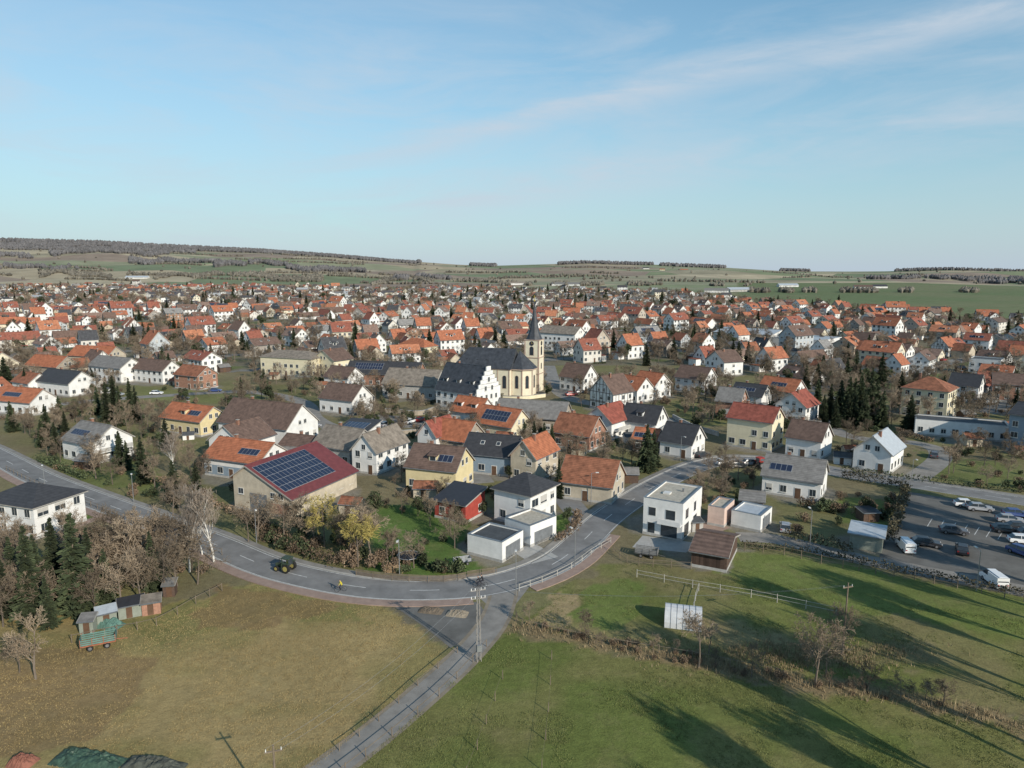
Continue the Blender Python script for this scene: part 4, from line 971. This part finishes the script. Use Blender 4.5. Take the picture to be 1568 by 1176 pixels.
# ---------------------------------------------------------------- vehicles
TY=M('tyre',(.02,.02,.02)); RIM=M('rim',(.4,.4,.42),metal=.7,rough=.3); LAMP=M('headlamp',(.6,.6,.6),rough=.2); TAIL=M('tail_lamp',(.3,.02,.02))
def wheel(b,x,y_,r,w,rim=None):
    b.cyl('wheels',TY,(x,y_-w/2,r),(x,y_+w/2,r),r,n=14); b.cyl('wheels',rim or RIM,(x,y_-w/2-.01,r),(x,y_+w/2+.01,r),r*.58,n=10)
def carmesh(col,van=False):
    b=B(); pm=M('car_paint_%d'%int(col[0]*1000+col[2]*97),col,rough=.3,var=.03,spec=.6)
    if van:
        lo=[(-2.4,.35),(-2.4,1.0),(-2.38,1.25),(1.75,1.2),(2.3,.95),(2.42,.6),(2.4,.35)]; top=[(-2.38,1.25),(-2.3,1.95),(1.0,1.97),(1.75,1.2)]
    else:
        lo=[(-2.15,.35),(-2.2,.7),(-2.1,.95),(-1.7,.98),(1.0,.93),(1.95,.8),(2.15,.6),(2.12,.32)]; top=[(-1.95,.98),(-1.45,1.42),(.25,1.45),(1.05,.93)]
    wd=.88; 
    V=[(x,-wd+(.1 if z>.9 else 0),z) for x,z in lo]+[(x,wd-(.1 if z>.9 else 0),z) for x,z in lo]; n=len(lo)
    b.poly('body',pm,V,[tuple(range(n)),tuple(range(2*n-1,n-1,-1))]+[(i,n+i,n+(i+1)%n,(i+1)%n) for i in range(n)])
    tw=wd-.1; ti=wd-.26
    A=[(x,-(tw if i in(0,3) else ti),z) for i,(x,z) in enumerate(top)]; Bq=[(x,-yq,z) for x,yq,z in A]
    b.poly('glass',GL,A+Bq,[(0,1,2,3),(4,7,6,5),(2,3,7,6),(0,4,5,1)])
    x1,z1=top[1];x2,z2=top[2]; b.poly('roof',pm,[(x1-.05,-ti-.02,z1),(x2+.05,-ti-.02,z2),(x2+.05,ti+.02,z2),(x1-.05,ti+.02,z1),(x1+.05,-ti+.05,z1+.06),(x2-.1,-ti+.05,z2+.06),(x2-.1,ti-.05,z2+.06),(x1+.05,ti-.05,z1+.06)],[(4,5,6,7),(0,1,5,4),(1,2,6,5),(2,3,7,6),(3,0,4,7)])
    if van: b.box('panel',pm,-2.36,.2,-wd+.02,wd-.02,1.2,1.9)
    else:
        for s in (-1,1): b.ob('pillars',pm,(-.55,s*tw,.95),X,Vector((0,s,0)),Vector((0,-s*.3,1)).normalized(),(-.04,.04),(.0,.02),(0,.5))
    for x in (-1.35,1.35):
        for s in (-1,1): wheel(b,x,s*.8,.33,.22)
    for s in (-1,1): b.box('lamps',LAMP,2.08,2.17,s*.62-.16,s*.62+.16,.62,.75); b.box('lamps',TAIL,-2.24 if not van else -2.43,-2.15,s*.66-.12,s*.66+.12,.7,.88)
    b.box('mirror',pm,.75,.9,-1.02,-.82,.95,1.07); b.box('mirror',pm,.75,.9,.82,1.02,.95,1.07)
    return b.one('car_mesh')
CARS=[carmesh(c) for c in ((.7,.7,.7),(.03,.03,.035),(.3,.31,.33),(.04,.07,.2),(.35,.03,.03),(.09,.09,.1))]; VAN=carmesh((.74,.74,.74),True)
def car(k,u,v,a,van=False,s=1.0):
    x_,y_=G(u,v); place(VAN if van else CARS[k],'delivery_van' if van else 'parked_car',(x_,y_,.03),math.radians(a),s)
for k,u,v,a in ((0,1480,776,-15),(1,1418,836,-20),(5,1460,817,-20),(1,1473,846,60),(2,1546,800,-15),(3,1556,791,-15),(1,1562,812,-15),(3,1565,850,-70),(1,1540,815,-15),(0,1566,832,-15),(2,1500,782,-15),(5,1580,822,-15),(2,1202,812,70),(1,610,650,60),(2,590,653,60),(0,628,648,60),(5,600,651,60),(4,645,645,60),(1,1128,716,10),(2,1150,712,10),(0,1110,712,15),(1,280,612,5),(2,180,606,0),(0,240,604,5),(3,330,600,5),(5,1430,700,60),(1,1075,700,40),(4,875,606,20),(2,890,602,20),(5,1012,640,40),(2,480,655,40),(0,660,700,100)): car(k,u,v,a)
for x_,y_,a in CARPOS:
    if freeof(x_,y_,-1): place(random.choice(CARS),'parked_car',(x_,y_,.03),a+random.choice([0,0,math.pi/2]))
for u,v,a in ((1386,842,80),(1521,894,85),(1008,806,70),(1345,718,0)): car(0,u,v,a,True,.95)
def person(b_pose,cloth,legs,name):
    J=b_pose; names=list(J); E=[('pelvis','chest'),('chest','neck'),('neck','head'),('head','crown')]
    for s in 'lr': E+=[('pelvis','hip'+s),('hip'+s,'knee'+s),('knee'+s,'ank'+s),('ank'+s,'toe'+s),('chest','sh'+s),('sh'+s,'elb'+s),('elb'+s,'wri'+s),('wri'+s,'hand'+s)]
    me=bpy.data.meshes.new(name); me.from_pydata([J[n] for n in names],[(names.index(a),names.index(c)) for a,c in E],[])
    o=link(bpy.data.objects.new(name,me)); sk=o.modifiers.new('skin','SKIN'); rr=dict(pelvis=.15,chest=.17,neck=.065,head=.105,crown=.085)
    for i,n in enumerate(names):
        r=rr.get(n) or dict(hip=.1,kne=.065,ank=.045,toe=.04,sh=.07,elb=.048,wri=.032,han=.035).get(n[:3] if not n.startswith('sh') else 'sh',.05)
        sv=me.skin_vertices[0].data[i]; sv.radius=(r,r*.8 if n in('pelvis','chest') else r); sv.use_root=(n=='pelvis')
    ss=o.modifiers.new('sub','SUBSURF'); ss.levels=1; ss.render_levels=1
    dg=bpy.context.evaluated_depsgraph_get(); nm=bpy.data.meshes.new_from_object(o.evaluated_get(dg)); bpy.data.objects.remove(o)
    skin=M('skin',(.5,.3,.22),rough=.6); hair=M('hair_dark',(.05,.03,.02))
    for m_ in (cloth,legs,skin,hair): nm.materials.append(m_)
    pz=Vector(J['pelvis'])
    for p in nm.polygons:
        c=p.center; k=0
        if c.z>J['neck'][2]+.02 and (c-Vector(J['head'])).length<.3: k=3 if c.z>J['head'][2]+.03 else 2
        elif min((c-Vector(J['hand'+s])).length for s in 'lr')<.09: k=2
        elif c.z<pz.z-.02: k=1
        p.material_index=k
    return nm
YEL=M('hi_vis_yellow',(.62,.52,.05)); NAV=M('trousers_dark',(.03,.03,.045)); BLK=M('jacket_dark',(.03,.03,.035))
def cyclist(uv,a,cloth,nm):
    b=B(); fr=M('bike_frame',(.05,.05,.06),rough=.4)
    for x_ in (-.52,.52):
        n=16
        for i in range(n):
            t0=2*math.pi*i/n;t1=2*math.pi*(i+1)/n
            b.cyl('wheels',TY,(x_+.34*math.cos(t0),0,.34+.34*math.sin(t0)),(x_+.34*math.cos(t1),0,.34+.34*math.sin(t1)),.022,n=4,caps=False)
            if i%2==0: b.cyl('wheels',STL,(x_,0,.34),(x_+.34*math.cos(t0),0,.34+.34*math.sin(t0)),.004,n=3,caps=False)
    for p,q in (((-.52,0,.34),(-.2,0,.85)),((-.52,0,.34),(-.05,0,.3)),((-.05,0,.3),(-.22,0,.92)),((-.05,0,.3),(.38,0,.82)),((-.2,0,.82),(.36,0,.88)),((.52,0,.34),(.36,0,.98)),((.36,-.28,1.02),(.36,.28,1.02))): b.cyl('frame',fr,p,q,.022,n=6)
    b.box('saddle',BLK,-.34,-.08,-.07,.07,.92,.97)
    J=dict(pelvis=(-.2,0,1.02),chest=(.0,0,1.42),neck=(.06,0,1.56),head=(.11,0,1.68),crown=(.12,0,1.78))
    for s,y_ in (('l',.1),('r',-.1)):
        f=1 if s=='l' else 0
        J['hip'+s]=(-.15,y_,.98);J['knee'+s]=(.2,y_*1.2,.80 if f else .62);J['ank'+s]=(-.02,y_*1.1,.48 if f else .2);J['toe'+s]=(.12,y_*1.1,.44 if f else .14)
        J['sh'+s]=(.0,y_*1.9,1.44);J['elb'+s]=(.15,y_*2.4,1.2);J['wri'+s]=(.32,y_*2.5,1.07);J['hand'+s]=(.38,y_*2.5,1.04)
    e=b.finish(nm,(*G(*uv),.03),math.radians(a)); o=link(bpy.data.objects.new('rider',person(J,cloth,NAV,'rider'))); o.parent=e
cyclist((522,906),200,YEL,'cyclist_yellow_jacket'); cyclist((733,900),170,BLK,'cyclist_dark_jacket')
cyclist((738,898),170,BLK,'cyclist_dark_jacket')
def tractor(uv,a,col,rimc,nm,driver=True,sc=1):
    b=B(); pm=M('tractor_paint_%d'%int(col[0]*999),col,rough=.4)
    for s in (-1,1):
        wheel(b,-.75,s*.85,.78,.45,rimc); wheel(b,1.25,s*.75,.48,.3,rimc)
        b.ob('fenders',pm,(-.75,s*.85,.78),X,Y,Z3,(-.6,.6),(-.28,.28),(.82,.9)); b.ob('fenders',pm,(-.1,s*.85,.9),X,Y,Z3,(-.05,.02),(-.28,.28),(-.3,.7-.02))
    b.poly('hood',pm,[(.2,-.35,.7),(1.7,-.3,.7),(1.75,-.28,1.2),(.2,-.35,1.45),(.2,.35,.7),(1.7,.3,.7),(1.75,.28,1.2),(.2,.35,1.45)],[(0,1,2,3),(4,7,6,5),(1,5,6,2),(3,2,6,7),(0,4,5,1)])
    b.box('chassis',TY,-1.1,1.6,-.22,.22,.5,.72); b.box('grille',TY,1.76,1.8,-.22,.22,.75,1.15)
    for x_ in (-1.1,.15):
        for s in (-1,1): b.box('cab_frame',pm,x_-.04,x_+.04,s*.62-.04,s*.62+.04,.95,2.3)
    b.box('cab_roof',pm,-1.25,.3,-.75,.75,2.302,2.45); b.box('cab_glass',GL,-1.12,-1.08,-.56,.56,1.2,2.25); b.box('seat',BLK,-.85,-.35,-.25,.25,.95,1.1)
    b.cyl('exhaust',TY,(.9,.3,1.3),(.9,.3,2.3),.05); b.cyl('steering_wheel',TY,(.0,0,1.35),(.02,0,1.38),.2,n=12)
    e=b.finish(nm,(*G(*uv),.03),math.radians(a),sc)
    if driver:
        J=dict(pelvis=(-.6,0,1.2),chest=(-.58,0,1.62),neck=(-.56,0,1.8),head=(-.54,0,1.93),crown=(-.54,0,2.05))
        for s,y_ in (('l',.1),('r',-.1)):
            J['hip'+s]=(-.52,y_,1.18);J['knee'+s]=(-.12,y_*1.5,1.2);J['ank'+s]=(.02,y_*1.5,.82);J['toe'+s]=(.16,y_*1.5,.8)
            J['sh'+s]=(-.58,y_*1.9,1.66);J['elb'+s]=(-.38,y_*2.3,1.42);J['wri'+s]=(-.12,y_*1.9,1.42);J['hand'+s]=(-.03,y_*1.8,1.42)
        o=link(bpy.data.objects.new('driver',person(J,YEL,NAV,'driver'))); o.parent=e
tractor((437,874),160,(.05,.07,.045),M('rim_dull',(.3,.25,.08)),'farm_tractor',sc=.9); tractor((1166,716),20,(.4,.04,.03),RIM,'red_tractor',False)

# ---------------------------------------------------------------- furniture & farm things
def lamp(u,v,h=6,a=0):
    b=B(); b.cyl('pole',STL,(0,0,0),(0,0,h),.07,.045,n=8); b.cyl('arm',STL,(0,0,h-.05),(.9,0,h+.12),.035,n=6); b.ob('lamp_head',FRM,(.8,0,h+.06),X,Y,Z3,(0,.6),(-.14,.14),(0,.12))
    b.finish('street_lamp',(*G(u,v),0),math.radians(a))
for u,v,a in ((790,912,90),(393,832,-60),(612,885,-90),(205,770,-60),(905,770,0),(1042,706,-60),(1240,835,90),(1495,905,90),(1395,745,-90),(880,870,120),(70,755,-60)): lamp(u,v,6,a)
b=B(); hm_=9.0; WOOD=M('pole_grey',(.30,.28,.26),var=.2)
def mast(b,h,w):
    for sx in (-1,1):
        for sy in (-1,1): b.cyl('legs',WOOD,(sx*w,sy*w,0),(sx*w*.5,sy*w*.5,h),.04,.03,n=5)
    n=int(h/.7)
    for i in range(n):
        z0=i*h/n;z1=(i+1)*h/n; a=w*(1-.5*z0/h);c=w*(1-.5*z1/h)
        for q in range(4):
            s=[(-1,-1),(1,-1),(1,1),(-1,1)]; p=s[q];r=s[(q+1)%4]
            if i%2: p,r=r,p
            b.cyl('bracing',WOOD,(p[0]*a,p[1]*a,z0),(r[0]*c,r[1]*c,z1),.02,n=3,caps=False)
mast(b,hm_,.24)
for z in (hm_-.3,hm_-1.3):
    b.box('crossarm',WOOD,-.9,.9,-.05,.05,z,z+.1)
    for x_ in (-.8,-.35,.35,.8): b.cyl('insulators',W['white'],(x_,0,z+.1),(x_,0,z+.35),.06,.04,n=6)
b.box('switch_box',STL,-.3,.3,-.5,-.28,1.4,2.2)
mp_=G(733,1012); b.finish('lattice_power_pole',(*mp_,0),.3)
def wpole(u,v,h):
    b=B(); b.cyl('pole',WD,(0,0,-.2),(0,0,h),.12,.08,n=8); b.box('crossarm',WD,-.7,.7,-.05,.05,h-.6,h-.48)
    for x_ in (-.6,.6): b.cyl('insulators',W['white'],(x_,0,h-.48),(x_,0,h-.25),.05,.03,n=6)
    b.finish('wooden_utility_pole',(*G(u,v),0),.3); return Vector((*G(u,v),h-.3))
p1=Vector((*mp_,hm_+.05)); ends=[wpole(425,1255,6.8),wpole(1290,1002,9)]
b=B()
for e_ in ends:
    for off in (-.6,.6):
        n=20; prev=None
        for i in range(n+1):
            t=i/n; p=p1.lerp(e_,t)+Vector((off,0,-4*1.2*t*(1-t)))
            if prev is not None: b.cyl('wire',STL,prev,p,.008,n=3,caps=False)
            prev=p
b.finish('overhead_cables')
b=B(); n=10; PT=M('polytunnel_sheet',(.50,.51,.52),rough=.4,var=.15); L_=4.6
for k in range(6):
    x0=k*L_/6; x1=x0+L_/6
    for i in range(n):
        t0=math.pi*i/n;t1=math.pi*(i+1)/n; rr=1.9; hh=2.3
        b.poly('cover',PT,[(x0,rr*math.cos(t0),hh*math.sin(t0)),(x1,rr*math.cos(t0),hh*math.sin(t0)),(x1,rr*math.cos(t1),hh*math.sin(t1)),(x0,rr*math.cos(t1),hh*math.sin(t1))],[(0,1,2,3)])
        b.cyl('hoops',STL,(x0,1.93*math.cos(t0),2.33*math.sin(t0)),(x0,1.93*math.cos(t1),2.33*math.sin(t1)),.03,n=4,caps=False)
b.poly('end_sheet',PT,[(L_,1.9*math.cos(math.pi*i/n),2.3*math.sin(math.pi*i/n)) for i in range(n+1)],[tuple(range(n+1))])
b.finish('arched_field_shelter',(*G(1018,950),0),-.25)
b=B()
for i in range(16):
    t0=2*math.pi*i/16;t1=2*math.pi*(i+1)/16; b.cyl('rim',STL,(1.8*math.cos(t0),1.8*math.sin(t0),.85),(1.8*math.cos(t1),1.8*math.sin(t1),.85),.06,n=5)
    if i%3==0: b.cyl('legs',STL,(1.8*math.cos(t0),1.8*math.sin(t0),0),(1.8*math.cos(t0),1.8*math.sin(t0),.85),.03,n=4)
b.poly('mat',BLK,[(1.7*math.cos(i*math.pi/8),1.7*math.sin(i*math.pi/8),.84) for i in range(16)],[tuple(range(16))]); b.finish('garden_trampoline',(*G(626,858),0))
def trailer(u,v,a,c1,c2,nm,sc=1):
    b=B(); m1=M('trailer_%s'%nm,c1); m2=M('trailerf_%s'%nm,c2)
    b.box('deck',m2,-2.2,2.2,-1,1,.75,.9)
    for s in (-1,1):
        for k in range(3): b.box('side_boards',m1,-2.2,2.2,s*1.0-.03,s*1.0+.03,1.0+k*.3,1.2+k*.3)
        for x_ in (-2.15,-.7,.7,2.15): b.box('stakes',m2,x_-.04,x_+.04,s*1.05-.03,s*1.05+.03,.8,1.95)
        wheel(b,-1,s*.95,.4,.22);wheel(b,1.1,s*.95,.4,.22)
    for k in range(3): b.box('end_boards',m1,-2.23,-2.17,-1,1,1.0+k*.3,1.2+k*.3); b.box('end_boards',m1,2.17,2.23,-1,1,1.0+k*.3,1.2+k*.3)
    b.cyl('drawbar',m2,(2.2,0,.7),(3.6,0,.5),.06); b.finish(nm,(*G(u,v),0),math.radians(a),sc)
trailer(152,990,25,(.12,.22,.19),(.32,.12,.07),'hay_trailer',.85); trailer(990,852,-20,(.2,.2,.2),(.1,.1,.1),'flat_trailer',.8); trailer(708,864,20,(.35,.36,.38),(.08,.08,.09),'garden_trailer',.6)
for (u,v,L_,W_,wl,rf,a) in ((182,950,3.0,2.0,'greenm','blacksheet',.5),(218,944,2.2,1.8,'brick','tan',.4),(150,962,2.2,1.6,'greenm','metal',.6),(250,915,1.5,1.5,'wood','grey',.2),(60,880,3,2.4,'wood','flatdark',.3),(122,972,1.6,1.4,'greenm','grey',.2),(1322,800,3,2.5,'wood','dark',.1),(1060,815,2,1.6,'grey','flatdark',.2)):
    b=B(); house(b,L_,W_,1.7,.35,kind='shed',wall=wl,roof=rf,wins=False,plinth=False,ov=.2,th=.08); b.ob('door',DOOR,(0,0,0),X,-Y,Z3,(L_*.3,L_*.3+.7),(0,.04),(.05,1.6)); b.finish('allotment_shed',(*G(u,v),0),a)
def heap(name,uv,w,d,h,mat,seed):
    nx=40;ny=18; V=[];Fc=[]
    for j in range(ny+1):
        for i in range(nx+1):
            a=i/nx*2-1;c=j/ny*2-1; e_=max(0,1-abs(a)**4)*max(0,1-abs(c)**3)
            V.append((a*w/2,c*d/2,h*e_*(.55+.5*float(vn(i*.35+seed,j*.35,seed))+.35*float(vn(i*.9+seed,j*.9,seed+1)))-.03))
    for j in range(ny):
        for i in range(nx): q=j*(nx+1)+i; Fc.append((q,q+1,q+nx+2,q+nx+1))
    me=bpy.data.meshes.new(name); me.from_pydata(V,[],Fc); me.materials.append(mat); place(me,name,(*G(*uv),0),-.2)
heap('green_tarpaulin_heap',(135,1166),7,2.4,.8,M('tarp_green',(.045,.085,.06),rough=.5,var=.6,scale=2),3); heap('log_pile_tarpaulin',(235,1174),6,2.2,.7,M('tarp_dark',(.08,.085,.07),var=.5,scale=2),5)
heap('red_tarpaulin_heap',(35,1168),2.4,1.8,.7,M('tarp_red',(.24,.10,.07),var=.4),8); heap('rubble_heap',(700,940),3,2,.4,DIRT,4); heap('earth_heap',(660,935),3.5,2,.35,M('earth',(.14,.11,.08)),6)
heap('teal_tarpaulin_heap',(165,958),4,2,1.0,M('tarp_teal',(.09,.17,.14),var=.35),7)
b=B()
for k in range(70):
    z=.12+(k//14)*.22; x_=(k%14)*.24+.12*((k//14)%2); b.cyl('logs',M('log_ends',(.35,.24,.14),island=.3),(x_,0,z),(x_,.9,z),.11,n=6)
b.finish('firewood_stack',(*G(585,876),0),-.3)

# ---------------------------------------------------------------- light, sky, camera
el=math.radians(25); az=math.radians(140)
sd=Vector((math.cos(el)*math.sin(az),math.cos(el)*math.cos(az),math.sin(el)))
sl=bpy.data.lights.new('sun','SUN'); sl.energy=5.0; sl.angle=math.radians(.5); sl.color=(1,.915,.78)
so=link(bpy.data.objects.new('sun',sl)); so.rotation_euler=sd.to_track_quat('Z','Y').to_euler()
w=bpy.data.worlds.new('World'); SC.world=w; w.use_nodes=True; nt=w.node_tree; N=nt.nodes; L=nt.links; bg=N['Background']; bg.inputs['Strength'].default_value=.11
sk=N.new('ShaderNodeTexSky'); sk.sky_type='NISHITA'; sk.sun_disc=False; sk.sun_elevation=el; sk.sun_rotation=az; sk.altitude=300; sk.air_density=1.2; sk.dust_density=.2; sk.ozone_density=4
tc=N.new('ShaderNodeTexCoord')
def math_(op,a,b_=None,c=None):
    k=N.new('ShaderNodeMath'); k.operation=op
    for i,s in enumerate((a,b_,c)):
        if s is None: continue
        if isinstance(s,(int,float)): k.inputs[i].default_value=s
        else: L.new(s,k.inputs[i])
    return k.outputs[0]
def dot_(v):
    k=N.new('ShaderNodeVectorMath'); k.operation='DOT_PRODUCT'; L.new(tc.outputs['Generated'],k.inputs[0]); k.inputs[1].default_value=v; return k.outputs['Value']
def band(n,wd,amp,sc,rot,lo_=.35):
    t=dot_(n); mpn=N.new('ShaderNodeMapping'); mpn.inputs['Rotation'].default_value=(0,rot,0); mpn.inputs['Scale'].default_value=(1.2,1.2,sc); L.new(tc.outputs['Generated'],mpn.inputs['Vector'])
    ns=N.new('ShaderNodeTexNoise'); ns.inputs['Scale'].default_value=3.5; ns.inputs['Detail'].default_value=8; ns.inputs['Roughness'].default_value=.62; ns.inputs['Distortion'].default_value=.5; L.new(mpn.outputs[0],ns.inputs['Vector'])
    nb=math_('SUBTRACT',ns.outputs['Fac'],.5); t2=math_('ADD',t,math_('MULTIPLY',nb,.05))
    g_=math_('EXPONENT',math_('MULTIPLY',math_('MULTIPLY',t2,t2),-1/(wd*wd)))
    mrn=N.new('ShaderNodeMapRange'); mrn.inputs['From Min'].default_value=lo_; mrn.inputs['From Max'].default_value=.68; L.new(ns.outputs['Fac'],mrn.inputs['Value'])
    return math_('MULTIPLY',math_('MULTIPLY',g_,mrn.outputs[0]),amp)
sep=N.new('ShaderNodeSeparateXYZ'); L.new(tc.outputs['Generated'],sep.inputs[0])
fade=N.new('ShaderNodeMapRange'); fade.inputs['From Min'].default_value=-.35; fade.inputs['From Max'].default_value=-.02; L.new(sep.outputs[0],fade.inputs['Value'])
c1=math_('MULTIPLY',band((.204,.188,-.96),.019,.72,6,.22,.28),fade.outputs[0]); c2=band((.15,.10,-.985),.035,.55,7,.16,.38); c3=band((.05,.22,-.97),.12,.4,5,.08,.42)
mv=N.new('ShaderNodeMapping'); mv.inputs['Scale'].default_value=(1,1,4); mv.inputs['Rotation'].default_value=(0,.2,0); L.new(tc.outputs['Generated'],mv.inputs['Vector'])
nv=N.new('ShaderNodeTexNoise'); nv.inputs['Scale'].default_value=1.8; nv.inputs['Detail'].default_value=6; L.new(mv.outputs[0],nv.inputs['Vector'])
veil=math_('MAXIMUM',math_('MULTIPLY',math_('MULTIPLY_ADD',sep.outputs[0],-.55,.24),nv.outputs['Fac']),0)
tot=math_('MINIMUM',math_('ADD',math_('ADD',c1,c2),math_('ADD',c3,math_('MULTIPLY',veil,.85))),.85)
hz=math_('MULTIPLY',math_('EXPONENT',math_('MULTIPLY',math_('MAXIMUM',sep.outputs[2],0),-5.2)),.94)
def mixw(f,a,colr):
    mx=N.new('ShaderNodeMix'); mx.data_type='RGBA'; L.new(f,mx.inputs[0]); L.new(a,mx.inputs[6]); mx.inputs[7].default_value=(*colr,1); return mx.outputs[2]
tn=N.new('ShaderNodeVectorMath'); tn.operation='MULTIPLY'; L.new(sk.outputs[0],tn.inputs[0]); tn.inputs[1].default_value=(.92,1.36,1.30)
a1=mixw(hz,tn.outputs[0],(4.35,5.15,6.1)); a2=mixw(tot,a1,(5.2,5.9,6.7))
L.new(a2,bg.inputs['Color'])
cam=bpy.data.cameras.new('camera'); cam.sensor_width=36; cam.lens=36*F/1568; cam.clip_end=30000; cam.clip_start=.5
co_=link(bpy.data.objects.new('camera',cam)); co_.location=(0,0,HC); co_.rotation_euler=(math.pi/2-P,0,0); SC.camera=co_
SC.view_settings.view_transform='Standard'; SC.view_settings.look='None'; SC.view_settings.exposure=0
print('village houses',nh,'objects',len(bpy.data.objects))
